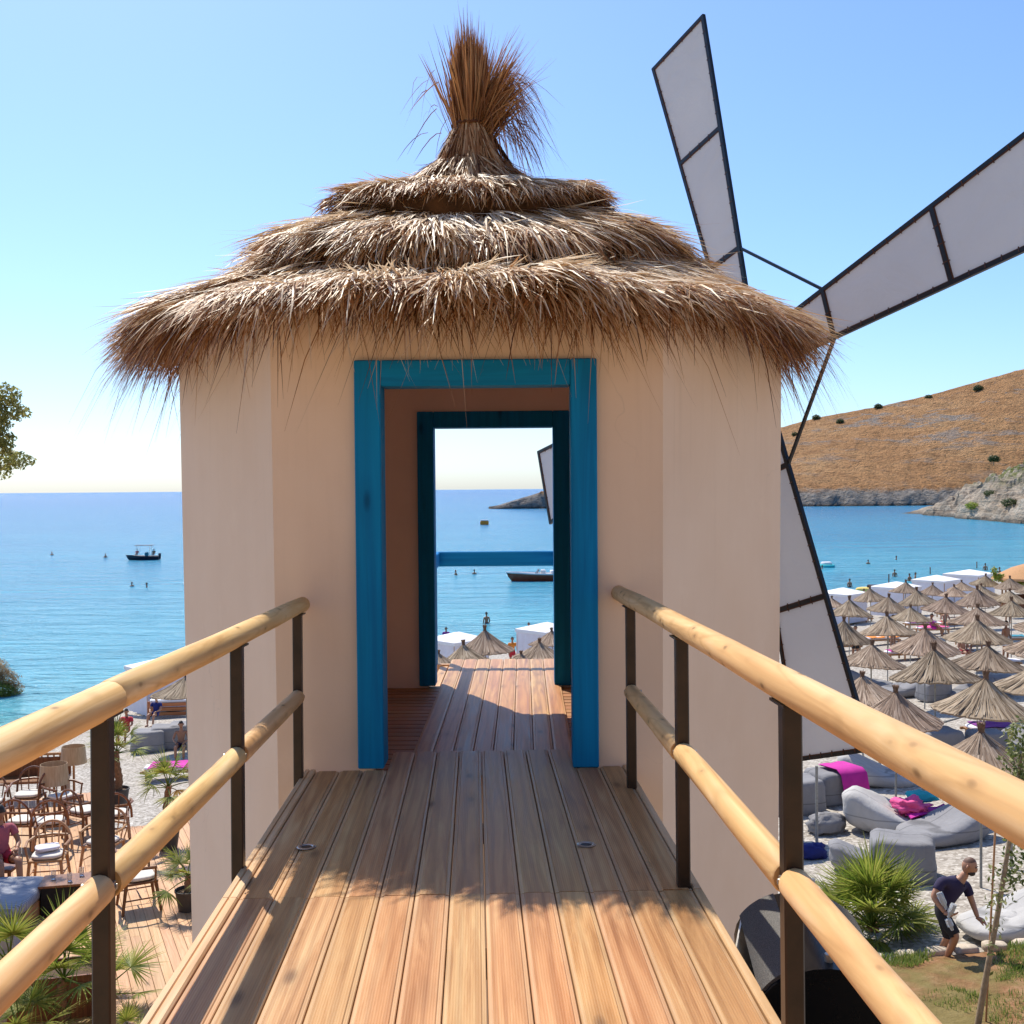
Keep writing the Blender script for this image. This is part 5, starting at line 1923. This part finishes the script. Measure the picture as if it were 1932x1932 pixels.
def deck_of(L, W_, H, bow=.35, n=14, inset=.9):
    vs, fs = [], []
    for i in range(n + 1):
        t = i / n
        w = W_ / 2 * min(1, (t / bow)) ** .6 * (1 - .1 * t) * inset
        z = H * (1 + .28 * (1 - t) ** 2) - .06
        x = -L / 2 + L * t - .10 * L * max(0, 1 - t * 5) * inset
        vs += [(x, -w, z), (x, w, z)]
    for i in range(n):
        fs.append((2 * i, 2 * i + 1, 2 * i + 3, 2 * i + 2))
    return MB().add(vs, fs)


M['hullbrown'] = flat('mahogany_hull', (.23, .055, .02), .22, 0, .15, 2, 0, spec=.5)
M['boatwhite'] = flat('boat_white', (.72, .70, .70), .35, 0, .04, 3, 0)
M['boatdark'] = flat('boat_dark', (.03, .035, .05), .4, 0, .2, 3, 0)
M['skin'] = flat('skin', (.44, .22, .13), .5, 0, .08, 9, .05, .1)
M['skin2'] = flat('tanned_skin', (.33, .15, .08), .5, 0, .08, 9, .05, .1)
M['hair'] = flat('dark_hair', (.02, .013, .010), .6, 0, .3, 40, .3)
q = on_z(1012, 1096, SEA)
sb = thing('speedboat', 'mahogany brown speedboat with white deck floating beyond the balcony', 'speedboat', (q.x + .1, q.y, SEA), (0, 0, R(4)))
k_ = 5.9
hull(k_, 2.0, .85).build('hull', M['hullbrown'], sb, True)
st = MB()
for s in (-1, 1):
    pts = [(-k_ / 2 + k_ * i / 14 - .10 * k_ * max(0, 1 - i / 14 * 5), s * (1.0 * min(1, (i / 14 / .35)) ** .6 * (1 - .1 * i / 14) + .02), .85 * (1 + .28 * (1 - i / 14) ** 2) - .06) for i in range(15)]
    st.tube(pts, .09, 6)
st.build('rub_rail', M['boatwhite'], sb, True)
deck_of(k_, 2.0, .85).build('deck', M['boatwhite'], sb, True)
MB().prism([(-.2, .85), (.15, 1.35), (.22, 1.35), (-.1, .85)], -.75, .75).build('windscreen', M['boatdark'], sb)
for y in (-.45, .45):
    MB().box((.7, y, 1.05), (.5, .5, .45), bev=.08).build('seat', M['boatwhite'], sb)
MB().box((2.1, 0, 1.02), (1.2, 1.5, .35), bev=.08).build('sun_pad', M['boatwhite'], sb)
MB().box((3.05, 0, .5), (.4, .4, .9), bev=.08).build('outboard_motor', M['boatdark'], sb)
lt = MB()
for i in range(4):
    x = 1.75 + i * .22
    for a, b in (((0, .2), (.05, .5)), ((.05, .5), (.14, .2)), ((.03, .32), (.12, .34))):
        lt.bar((x + a[0], -1.0 + .02, .32 + a[1] * .6), (x + b[0], -1.0 + .02, .32 + b[1] * .6), .03, .02, (0, 1, 0))
lt.build('pale_marking', M['boatwhite'], sb)

q = on_z(272, 1056, SEA)
mbt = thing('motorboat', 'dark motorboat with a sunshade and people aboard, out on the left', 'motorboat', (q.x, q.y, SEA), (0, 0, R(6)))
hull(4.6, 1.8, .6).build('hull', M['boatdark'], mbt, True)
deck_of(4.6, 1.8, .6).build('deck', M['boatwhite'], mbt, True)
cp = MB()
for x in (-.9, 1.0):
    for y in (-.7, .7):
        cp.tube([(x, y, .5), (x, y, 2.2)], .025, 6)
cp.build('sunshade_pole', M['bolt'], mbt, True)
MB().box((.05, 0, 2.24), (2.7, 1.7, .07), bev=.03).build('sunshade', M['boatdark'], mbt)
MB().box((.4, 0, .85), (.5, .7, .6), bev=.08).build('console', M['teal_b'] if 'teal_b' in M else CLR['teal'], mbt)
MB().box((2.35, 0, .55), (.35, .4, .9), bev=.08).build('outboard_motor', M['boatdark'], mbt)

q = on_z(914, 990, SEA)
by = thing('orange_float', 'small orange float with a white top far out in the doorway view', 'float', (q.x, q.y, SEA))
MB().box((0, 0, .55), (2.5, 1.6, 1.3), bev=.25).build('body', CLR['orange'], by)
MB().box((0, 0, 1.3), (2.2, 1.3, .35), bev=.15).build('top', M['boatwhite'], by)
q = on_z(1560, 1070, SEA)
fl = thing('inflatable_ring', 'pale pink and turquoise inflatable floating right of the lower sail', 'inflatable', (q.x, q.y, SEA))
MB().tube([(.8 * math.cos(t), .8 * math.sin(t), .12) for t in np.linspace(0, 2 * PI, 21)], .24, 8, False).build('ring', CLR['turquoise'], fl, True)
MB().tube([(.5 * math.cos(t), .5 * math.sin(t) + .2, .45) for t in np.linspace(0, 2 * PI, 17)], .24, 8, False).build('seat', M['boatwhite'], fl, True)
q = on_z(1640, 1118, SEA)
fy = thing('pedal_float', 'yellow float with dark seat in the shallows behind the first cabana', 'float', (q.x, q.y, SEA), (0, 0, -.4))
pillow((2.6, 1.3, .6), .02, 12, 3).build('body', CLR['yellow'], fy, 'all', loc=(0, 0, .25))
MB().box((.3, 0, .65), (1.0, .7, .3), bev=.1).build('seat', M['boatdark'], fy)

# hillside shrubs that can be told apart
for (px, py, d, r, lab) in [(1875, 866, 345, 4.0, 'dark round tree on top of the rocky headland'),
                            (1752, 752, 735, 6.0, 'round dark shrub near the skyline, right of the middle'),
                            (1657, 770, 738, 6.5, 'low dark shrub on the skyline of the hill'),
                            (1846, 736, 720, 7.5, 'wide flat shrub high on the right of the hill'),
                            (1540, 790, 736, 6.5, 'dark shrub low on the skyline just right of the sail stay'),
                            (1585, 798, 715, 6.0, 'grey green shrub on the slope below the skyline, left part'),
                            (1500, 822, 700, 5.0, 'small dark shrub beside the tower wall on the hill')]:
    r *= .42
    c = on_hill(px, py) if d > 500 else P(px, py, d)
    zz = c.z
    o = thing('hillside_shrub', lab, 'shrub', (c.x, c.y, zz if d > 500 else c.z - r * .3), group='shrubs on the headland and hill')
    MB().tube([(0, 0, -r * .9), (0, 0, r * .3)], r * .07, 6).build('trunk', M['twig'], o, True)
    link('foliage', leaf_cloud('foliage', M['shrub'], [((0, 0, r * .45), (r, r * .8, r * .62)), ((r * .5, 0, r * .2), (r * .7, r * .6, r * .45)), ((-r * .55, 0, r * .15), (r * .6, r * .6, r * .4))], 900, r * .16, int(px)), o)
for (px, py, d, r, lab) in [(1745, 935, 380, 2.2, 'yellow green bush at the left end of the headland top'), (1835, 905, 345, 3.2, 'yellow green bush on the headland slope'), (1905, 905, 320, 3.4, 'bright green bush at the right of the headland'), (1868, 890, 342, 3.0, 'green bush under the dark tree on the headland')]:
    c = P(px, py, d)
    r *= .7
    o = thing('headland_bush', lab, 'bush', (c.x, c.y, head_z(c.x, c.y) + r * .1), group='bushes on the rocky headland')
    MB().tube([(0, 0, -r * .7), (0, 0, r * .2)], r * .06, 6).build('stem', M['twig'], o, True)
    link('foliage', leaf_cloud('foliage', M['limeleaf'] if 'yellow' in lab else M['shrub'], [((0, 0, r * .3), (r, r, r * .5)), ((r * .7, 0, r * .1), (r * .7, r * .6, r * .35))], 700, r * .13, int(px)), o)

# ================================================================ LOUDSPEAKER on the side of the bridge
sp = thing('loudspeaker', 'black rounded outdoor loudspeaker with grey grille hung on the right side of the bridge', 'loudspeaker', Vector((.84, 3.5, EYE.z - 1.455)))
sp.rotation_euler = (R(0), R(0), R(-6))
prof = []
for t in np.linspace(-20, 200, 19):
    a = R(t)
    prof.append((.055 + .20 * math.cos(a), .02 + .155 * math.sin(a)))
prof += [(-.12, -.24), (.25, -.24)]
# cabinet: rounded top section extruded along the bridge
mb = MB().prism(prof, -.57, .0)
cab = mb.build('cabinet', M['gloss'] if 'gloss' in M else flat('gloss_black', (.004, .004, .005), .25, 0, .2, 5, 0, spec=.14), sp, True)
k = N('speaker_grille')
v = k.coord((1, 1, 1), rnd=False)
w = k.n('TexVoronoi', {'feature': 'F1'}, i0=v, Scale=320)
col = k.ramp(w.outputs[0], [(.2, (.02, .018, .017)), (.6, (.10, .093, .086))])
k.bs(Base_Color=col, Roughness=.55, Metallic=.4, Normal=k.bump(w.outputs[0], .4, .003))
M['grille'] = k.m
gp = []
for t in np.linspace(112, 152, 12):
    a = R(t)
    gp.append((.055 + .208 * math.cos(a), .02 + .163 * math.sin(a)))
for t in np.linspace(152, 112, 12):
    a = R(t)
    gp.append((.055 + .190 * math.cos(a), .02 + .145 * math.sin(a)))
MB().prism(gp, -.555, -.012).build('grille', M['grille'], sp, True)
MB().tube([(-.12, -.03, .09), (-.155, -.14, .01), (-.165, -.32, -.06), (-.155, -.46, -.14), (-.15, -.58, -.26)], .008, 8).build('cable', M['bolt'], sp, True)
MB().box((-.17, -.3, -.22), (.03, .6, .12)).build('bracket', M['steel'], sp)
for y in (-.06, -.52):
    MB().tube([(.06, y, .165), (.06, y, .195)], .012, 8).build('bolt', M['bolt'], sp, True)

# ================================================================ PEOPLE
def skinned(name, joints, edges, rad, mats, root=0, sub=1, ell=None):
    me = bpy.data.meshes.new('tmp')
    me.from_pydata([tuple(j) for j in joints], edges, [])
    o = bpy.data.objects.new('tmp', me)
    COL.objects.link(o)
    md = o.modifiers.new('skin', 'SKIN')
    md.use_smooth_shade = True
    md.branch_smoothing = .5
    sv = me.skin_vertices[0].data
    for i, r in enumerate(rad):
        sv[i].radius = (r, r) if not hasattr(r, '__len__') else r
        sv[i].use_root = (i == root)
    ss = o.modifiers.new('sub', 'SUBSURF')
    ss.levels = ss.render_levels = sub
    dg = bpy.context.evaluated_depsgraph_get()
    out = bpy.data.meshes.new_from_object(o.evaluated_get(dg))
    bpy.data.objects.remove(o)
    bpy.data.meshes.remove(me)
    out.name = name
    out.materials.clear()
    out.materials.append(mats)
    out.polygons.foreach_set('use_smooth', [True] * len(out.polygons))
    return out


def add_head(mb, c, fwd, up, s=1.0):
    """skull, jaw, nose, ears"""
    f = Vector(fwd).normalized()
    u = (Vector(up) - f * Vector(up).dot(f)).normalized()
    r = f.cross(u)
    n, m_ = 12, 16
    vs, fs = [], []
    for i in range(n + 1):
        ph = -PI / 2 + PI * i / n
        for j in range(m_):
            th = 2 * PI * j / m_
            x, y, z = math.cos(ph) * math.cos(th), math.cos(ph) * math.sin(th), math.sin(ph)
            wx, wy, wz = .098, .077, .122
            if z < 0:
                wy *= 1 - .22 * (-z)
                x += .10 * (-z) * (x > -.2)
            nose = .022 * math.exp(-((th if th < PI else th - 2 * PI) / .22) ** 2 - ((ph + .12) / .2) ** 2)
            eye = -.010 * (math.exp(-(((th if th < PI else th - 2 * PI) - .4) / .22) ** 2 - ((ph - .08) / .13) ** 2) + math.exp(-(((th if th < PI else th - 2 * PI) + .4) / .22) ** 2 - ((ph - .08) / .13) ** 2))
            p = Vector(c) + (f * (x * wx + nose + eye) + r * (y * wy) + u * (z * wz)) * s
            vs.append(p)
    for i in range(n):
        for j in range(m_):
            a, b = i * m_ + j, i * m_ + (j + 1) % m_
            fs.append((a, b, b + m_, a + m_))
    mb.add(vs, fs)
    for sg in (-1, 1):
        e = Vector(c) + (r * (sg * .078) - f * .008) * s
        mb.tube([e - u * .028 * s, e + r * sg * .012 * s, e + u * .03 * s], [.008 * s, .016 * s, .012 * s], 6)


def cap_shell(c, fwd, up, s, z0, grow=1.04, back=-.2):
    """hair: the upper or rear part of the skull, slightly larger"""
    f = Vector(fwd).normalized()
    u = (Vector(up) - f * Vector(up).dot(f)).normalized()
    r = f.cross(u)
    mb = MB()
    n, m_ = 8, 16
    vs, fs = [], []
    for i in range(n + 1):
        for j in range(m_):
            th = 2 * PI * j / m_
            lim = z0 + (.55 * (1 + math.cos(th)) / 2)
            ph = math.asin(max(-1, min(1, lim))) + (PI / 2 - math.asin(max(-1, min(1, lim)))) * i / n
            x, y, z = math.cos(ph) * math.cos(th), math.cos(ph) * math.sin(th), math.sin(ph)
            vs.append(Vector(c) + (f * x * .098 + r * y * .077 + u * z * .122) * s * grow)
    for i in range(n):
        for j in range(m_):
            a, b = i * m_ + j, i * m_ + (j + 1) % m_
            fs.append((a, b, b + m_, a + m_))
    return mb.add(vs, fs)


def hand(mb, wrist, d, palm_n, s=1.0, curl=.5, flip=1):
    """palm with five fingers; d along the hand, palm_n out of the palm"""
    d = Vector(d).normalized()
    nn = (Vector(palm_n) - d * Vector(palm_n).dot(d)).normalized()
    r = d.cross(nn) * flip
    w = Vector(wrist)
    mb.tube([w - d * .02, w + d * .03 * s, w + d * .06 * s, w + d * .09 * s], [.024 * s, .032 * s, .036 * s, .030 * s], 8)
    for i, (off, ln) in enumerate([(-.028, .072), (-.010, .082), (.009, .078), (.027, .060)]):
        a = w + d * .085 * s + r * off * s
        b = a + (d * math.cos(curl * .5) + nn * math.sin(curl * .5)) * ln * .45 * s
        c_ = b + (d * math.cos(curl * 1.3) + nn * math.sin(curl * 1.3)) * ln * .35 * s
        e = c_ + (d * math.cos(curl * 2) + nn * math.sin(curl * 2)) * ln * .25 * s
        mb.tube([a, b, c_, e], [.010 * s, .0095 * s, .0085 * s, .006 * s], 6)
    a = w + d * .03 * s - r * .03 * s
    b = a + (d * .7 - r * .6 + nn * .2).normalized() * .04 * s
    mb.tube([a, b, b + (d * .9 - r * .2 + nn * .3).normalized() * .035 * s], [.014 * s, .012 * s, .008 * s], 6)


def clothe(body, name, mat, parent, bones, keep, grow):
    """cloth that follows the body: the kept faces pushed out along their normals, with a turned edge"""
    bm = bmesh.new()
    bm.from_mesh(body)
    bmesh.ops.recalc_face_normals(bm, faces=bm.faces)
    bm.normal_update()
    drop = []
    for f in bm.faces:
        c = f.calc_center_median()
        best = None
        for i, (a, b) in enumerate(bones):
            ab = b - a
            t = (c - a).dot(ab) / max(ab.length_squared, 1e-9)
            q = a + ab * max(0, min(1, t))
            d_ = (c - q).length
            if best is None or d_ < best[0]:
                best = (d_, i, t)
        lim = keep.get(best[1])
        if lim is None or not lim[0] <= best[2] <= lim[1]:
            drop.append(f)
    bmesh.ops.delete(bm, geom=drop, context='FACES')
    for v in bm.verts:
        v.co += v.normal * grow
    edge = [e for e in bm.edges if e.is_boundary]
    g = bmesh.ops.extrude_edge_only(bm, edges=edge)
    for v in [x for x in g['geom'] if isinstance(x, bmesh.types.BMVert)]:
        v.co -= v.normal * grow * .6
    me2 = bpy.data.meshes.new(name)
    bm.to_mesh(me2)
    bm.free()
    me2.materials.clear()
    me2.materials.append(mat)
    me2.polygons.foreach_set('use_smooth', [True] * len(me2.polygons))
    return link(name, me2, parent)


def person(label, J, skin, shirt, shorts, hair='hair', loc=(0, 0, 0), rz=0, detail=1, hairz=.05, sleeves=True, group=None, shirtless=False, barefoot=True, scale=1.0, beard=False):
    """J: joint positions in local metres"""
    o = thing('person', label, 'person', loc, (0, 0, rz), group)
    o.scale = (scale,) * 3
    V = {k_: Vector(v_) for k_, v_ in J.items()}
    names = ['pelvis', 'belly', 'chest', 'neck', 'headb', 'shL', 'elL', 'wrL', 'shR', 'elR', 'wrR', 'hipL', 'knL', 'anL', 'hipR', 'knR', 'anR']
    V.setdefault('belly', V['pelvis'].lerp(V['chest'], .5))
    V.setdefault('headb', V['neck'].lerp(V['head'], .55))
    ix = {n_: i for i, n_ in enumerate(names)}
    ed = [('pelvis', 'belly'), ('belly', 'chest'), ('chest', 'neck'), ('neck', 'headb'), ('chest', 'shL'), ('shL', 'elL'), ('elL', 'wrL'), ('chest', 'shR'), ('shR', 'elR'), ('elR', 'wrR'),
          ('pelvis', 'hipL'), ('hipL', 'knL'), ('knL', 'anL'), ('pelvis', 'hipR'), ('hipR', 'knR'), ('knR', 'anR')]
    rd = {'pelvis': .115, 'belly': .105, 'chest': .112, 'neck': .058, 'headb': .055, 'shL': .056, 'elL': .043, 'wrL': .030, 'shR': .056, 'elR': .043, 'wrR': .030,
          'hipL': .088, 'knL': .060, 'anL': .042, 'hipR': .088, 'knR': .060, 'anR': .042}
    pts = [V[n_] for n_ in names]
    me = skinned('body', pts, [(ix[a], ix[b]) for a, b in ed], [rd[n_] for n_ in names], M[skin], 0, 1 + (detail > 1))
    me_body = me.copy()
    bm = bmesh.new()
    bm.from_mesh(me)
    mb = MB()
    fw = V['face']
    up = V['head'] - V['neck']
    add_head(mb, V['head'], fw, up)
    for s_, fl in (('L', 1), ('R', -1)):
        d_ = V['wr' + s_] - V['el' + s_]
        d_ = V.get('hd' + s_, d_)
        if detail > 1:
            hand(mb, V['wr' + s_], d_, V.get('pn' + s_, Vector((0, 0, -1))), 1.0, .5, fl)
        else:
            hand(mb, V['wr' + s_], d_, Vector((0, .3, -1)), 1.0, .5, fl)
        a = V['an' + s_]
        toe = a + Vector((V['toe'].x, V['toe'].y, 0)).normalized() * .17 + Vector((0, 0, -.055))
        mb.tube([a - (toe - a) * .25 + Vector((0, 0, -.05)), a.lerp(toe, .4) + Vector((0, 0, -.015)), toe], [.04, .045, .028], 8)
    tm = mb.mesh('tmp', M[skin])
    bm.from_mesh(tm)
    bmesh.ops.recalc_face_normals(bm, faces=bm.faces)
    bm.to_mesh(me)
    bm.free()
    bpy.data.meshes.remove(tm)
    me.polygons.foreach_set('use_smooth', [True] * len(me.polygons))
    body = link('body', me, o)
    B = lambda a_, b_: (V[a_], V[b_])
    arms = [(V['sh' + q], V['el' + q]) for q in 'LR']
    fore = [(V['el' + q], V['wr' + q]) for q in 'LR']
    legs = [(V['hip' + q], V['kn' + q]) for q in 'LR']
    shins = [(V['kn' + q], V['an' + q]) for q in 'LR']
    trunk_ = [B('pelvis', 'belly'), B('belly', 'chest'), B('chest', 'neck'), B('neck', 'headb')]
    bones = trunk_ + arms + fore + legs + shins
    if not shirtless:
        clothe(me_body, 'shirt', shirt, o, bones, {0: (.3, 9), 1: (-9, 9), 2: (-9, .62), 4: (-9, .55), 5: (-9, .55)}, .017)
    if shorts is not None:
        c2 = .92 if detail > 1 else .55
        clothe(me_body, 'shorts', shorts, o, bones, {0: (-9, .42), 8: (-9, c2), 9: (-9, c2)}, .022)
    bpy.data.meshes.remove(me_body)
    if hair:
        cap_shell(V['head'], fw, up, 1.0, hairz).build('hair', M[hair], o, True)
    if beard:
        f = fw.normalized()
        u_ = (up - f * up.dot(f)).normalized()
        c = V['head'] - u_ * .072 + f * .048
        b_ = pillow((.105, .112, .085), .05, 10, 2.4)
        r_ = f.cross(u_)
        b_.v = [tuple(c + f * x + r_ * y + u_ * z) for x, y, z in b_.v]
        b_.build('beard', M['hair'], o, 'all')
        eb = MB()
        for sg in (-1, 1):
            e = V['head'] + f * .093 + u_ * .028 + r_ * sg * .03
            eb.tube([e - r_ * .018, e + u_ * .004, e + r_ * .018 - f * .006], .006, 5)
        eb.build('eyebrow', M['hair'], o, True)
    return o


def stand(lean=0.0, arms=.15):
    return {'pelvis': (0, 0, .95), 'chest': (0, lean * .3, 1.30), 'neck': (0, lean * .35, 1.48), 'head': (0, lean * .4 - .01, 1.63), 'face': (0, -1, -.1),
            'shL': (.18, lean * .3, 1.40), 'elL': (.24, .02, 1.12), 'wrL': (.24, -.10, .88), 'shR': (-.18, lean * .3, 1.40), 'elR': (-.24, .02, 1.12), 'wrR': (-.22, -.12, .90),
            'hipL': (.09, 0, .90), 'knL': (.10, -.03, .49), 'anL': (.10, 0, .08), 'hipR': (-.09, 0, .90), 'knR': (-.10, .03, .49), 'anR': (-.11, .06, .08), 'toe': (0, -1, 0)}


def sit():
    return {'pelvis': (0, .05, .12), 'chest': (0, .10, .48), 'neck': (0, .09, .66), 'head': (0, .06, .81), 'face': (0, -1, -.15),
            'shL': (.18, .10, .57), 'elL': (.25, -.02, .33), 'wrL': (.16, -.22, .28), 'shR': (-.18, .10, .57), 'elR': (-.25, .0, .32), 'wrR': (-.15, -.20, .26),
            'hipL': (.09, 0, .12), 'knL': (.13, -.42, .17), 'anL': (.13, -.50, -.22), 'hipR': (-.09, 0, .12), 'knR': (-.13, -.42, .17), 'anR': (-.13, -.48, -.22), 'toe': (0, -1, 0)}


def swim():
    J_ = stand()
    return {k_: ((v_[0], v_[1], v_[2] - 1.30) if k_ not in ('face', 'toe') else v_) for k_, v_ in J_.items()}


# the man carrying bottles, joints placed round his spot on the ground
MD = 15.0
mg = on_ground(1784, 1822)
ml = lambda px, py, dd=0.0: P(px, py, MD + dd) - mg
MJ = {'pelvis': ml(1777, 1714), 'belly': ml(1786, 1696), 'chest': ml(1800, 1672), 'neck': ml(1818, 1655, -.04), 'head': ml(1829, 1634, -.08), 'face': (.78, -.55, -.28),
      'shR': ml(1778, 1661, -.16), 'elR': ml(1760, 1692, -.20), 'wrR': ml(1784, 1723, -.34), 'shL': ml(1822, 1668, .10), 'elL': ml(1835, 1704, .05), 'wrL': ml(1845, 1732, -.05),
      'hipR': ml(1774, 1722, -.09), 'knR': ml(1804, 1766, -.24), 'anR': ml(1786, 1806, -.05), 'hipL': ml(1780, 1722, .09), 'knL': ml(1790, 1766, .18), 'anL': ml(1768, 1806, .42), 'toe': (.85, -.5, 0),
      'hdR': (.85, -.25, -.1), 'pnR': (.2, .5, .8), 'hdL': (.75, -.2, -.45), 'pnL': (-.3, .3, -.9)}
man = person('man with dark beard in navy shirt bending forward with bottles under his arm', MJ, 'skin', CLR['navy'], CLR['black'], None, mg, 0, 2, beard=True)
cap_shell(MJ['head'], MJ['face'], MJ['head'] - MJ['neck'], 1.0, .25, 1.012).build('cropped_hair', flat('cropped_hair', (.14, .07, .045), .6, 0, .1, 30, .1), man, True)
bw = [('glass_bottle', ml(1772, 1684, -.30), ml(1786, 1716, -.36), 'clear glass bottle under the arm of the man in navy, upper left of three'),
      ('glass_bottle', ml(1800, 1706, -.42), ml(1789, 1731, -.40), 'clear glass bottle held by the man in navy, upper right of three'),
      ('glass_bottle', ml(1788, 1734, -.40), ml(1797, 1755, -.42), 'clear glass bottle held by the man in navy, lowest of three')]
k = N('bottle_glass')
k.bs(Base_Color=(.88, .92, .95), Roughness=.08, IOR=1.45, Transmission_Weight=.55)
M['bottle'] = k.m
for nm, a, b, lab in bw:
    MB().tube([Vector(), (b - a) * .1, (b - a) * .62, (b - a) * .75, (b - a)], [.040, .043, .043, .024, .018], 12).build(nm, M['bottle'], None, True, loc=mg + a, label=lab, cat='bottle', group='bottles carried by the man')
# woman seated on the terrace in red
w0 = TP(4, 1690)
CLR['rose'] = colour('faded_rose', (.40, .10, .13))
person('person in a rose top and red shorts seated at the left edge of the terrace', sit(), 'skin2', CLR['rose'], CLR['red'], 'hair', (w0.x, w0.y, TZ + .46), R(40), 1, -.35)
stl = thing('stool', 'small dark stool under the person in rose and red', 'stool', (w0.x, w0.y + .05, TZ))
MB().box((0, 0, .42), (.42, .42, .05), bev=.01).build('seat', M['darkwood'], stl)
for x in (-.17, .17):
    for y in (-.17, .17):
        MB().box((x, y, .2), (.04, .04, .4)).build('leg', M['darkwood'], stl)
# other people on the beach
PPL = [  # px, py, posture, rz, skin, top, bottoms, shirtless, label
    (1829, 1228, 'stand', 20, 'skin2', CLR['orange'], CLR['navy'], False, 'person in an orange top standing at the right among the umbrellas'),
    (1848, 1228, 'stand', -30, 'skin', CLR['lilac'], CLR['navy'], False, 'person in a lilac top right of the one in orange'),
    (1685, 1224, 'stand', 40, 'skin', None, CLR['blue'], True, 'bare chested person standing by the orange towel'),
    (1614, 1250, 'stand', 0, 'skin2', None, CLR['black'], True, 'bare chested person standing near the lower sail'),
    (1818, 1250, 'sit', 10, 'skin', None, CLR['red'], True, 'bare chested person sitting near the right third row umbrella'),
    (1760, 1200, 'sit', 60, 'skin2', CLR['magenta'], CLR['magenta'], False, 'person in magenta sitting on the pink towelled sunbed'),
    (1783, 1190, 'sit', -20, 'skin', None, CLR['black'], True, 'bare chested person sitting left of the red towel'),
    (1630, 1152, 'stand', 0, 'skin2', CLR['purple'], CLR['black'], False, 'person in purple standing below the first cabana'),
    (1898, 1246, 'stand', 30, 'skin2', None, CLR['white'], True, 'bare chested person standing near the right edge'),
    (1802, 1122, 'stand', 0, 'skin', None, CLR['red'], True, 'person in red shorts standing by the third cabana'),
    (1902, 1176, 'stand', 0, 'skin2', CLR['red'], CLR['black'], False, 'person in a red top near the right edge'),
    (967, 1262, 'stand', 10, 'skin2', CLR['orange'], CLR['red'], False, 'person in orange between the umbrellas in the doorway view'),
    (842, 1232, 'stand', 0, 'skin2', CLR['purple'], CLR['navy'], False, 'person in purple before the left cabana in the doorway view'),
    (998, 1224, 'stand', 0, 'skin2', None, CLR['red'], True, 'sunburnt bather behind the tallest umbrella in the doorway view'),
    (294, 1368, 'sit', -10, 'skin', CLR['blue'], CLR['blue'], False, 'person in bright blue sitting before the wooden daybed'),
    (342, 1432, 'sit', 10, 'skin2', None, CLR['navy'], True, 'person with a grey cap seen from behind on the magenta towel'),
    (238, 1400, 'sit', 0, 'skin2', CLR['red'], CLR['red'], False, 'person in red lying low by the potted palm'),
    (1590, 1338, 'stand', 0, 'skin2', CLR['black'], CLR['black'], False, 'person in black beside the second row umbrella near the sail'),
]
for (px, py, pose, rz, sk, top_, bot, sl, lab) in PPL:
    g = on_ground(px, py)
    pp = person(lab, stand() if pose == 'stand' else sit(), sk, top_, bot, 'hair', (g.x, g.y, g.z + (0 if pose == 'stand' else .34)), R(rz), 1, -.05, shirtless=sl)
# bathers, only head and shoulders above the water
proto = None
SW = [(98, 1047, 'swimmer alone far left of the motorboat'), (249, 1106, 'left one of two swimmers below the motorboat'), (277, 1108, 'right one of two swimmers below the motorboat'),
      (199, 1052, 'small swimmer just left of the motorboat'), (860, 1085, 'swimmer at the left under the balcony rail'), (895, 1083, 'swimmer near the middle under the balcony rail'),
      (1638, 1064, 'swimmer right of the pale inflatable'), (1691, 1056, 'swimmer far out to the right in the bay'), (1542, 1071, 'swimmer at the left of the pale inflatable'), (1551, 1073, 'swimmer holding the pale inflatable'),
      (1688, 1088, 'bather standing in the shallows behind the second cabana'), (1716, 1096, 'bather behind the second cabana, left of a pair'), (1727, 1096, 'bather behind the second cabana, right of a pair'),
      (1859, 1076, 'bather at the right end of the farthest cabana'), (1886, 1085, 'bather standing right of the cabanas, nearest the hut'), (918, 1176, 'bather in the water above the tallest doorway umbrella'), (1603, 1108, 'bather beside the yellow float')]
for i, (px, py, lab) in enumerate(SW):
    g = on_z(px, py, SEA)
    if proto is None:
        proto = person(lab, swim(), 'skin2', None, CLR['navy'], 'hair', (g.x, g.y, SEA + .05), 0, 1, -.2, shirtless=True, group='bathers in the sea', scale=1.15)
        freeze(proto)
    else:
        copy_tree(proto, (g.x, g.y, SEA + random.uniform(-.05, .15) + (.35 if 'bather' in lab else 0)), random.uniform(0, 6), lab)
# crew of the motorboat
for i, (dx, t_, lab) in enumerate([(-1.1, CLR['red'], 'person in red seated at the bow of the dark motorboat'), (1.5, CLR['black'], 'person in black seated at the stern of the dark motorboat')]):
    person(lab, sit(), 'skin2', t_, CLR['navy'], 'hair', (mbt.location.x + dx, mbt.location.y, SEA + .75), 0, 1, -.1)
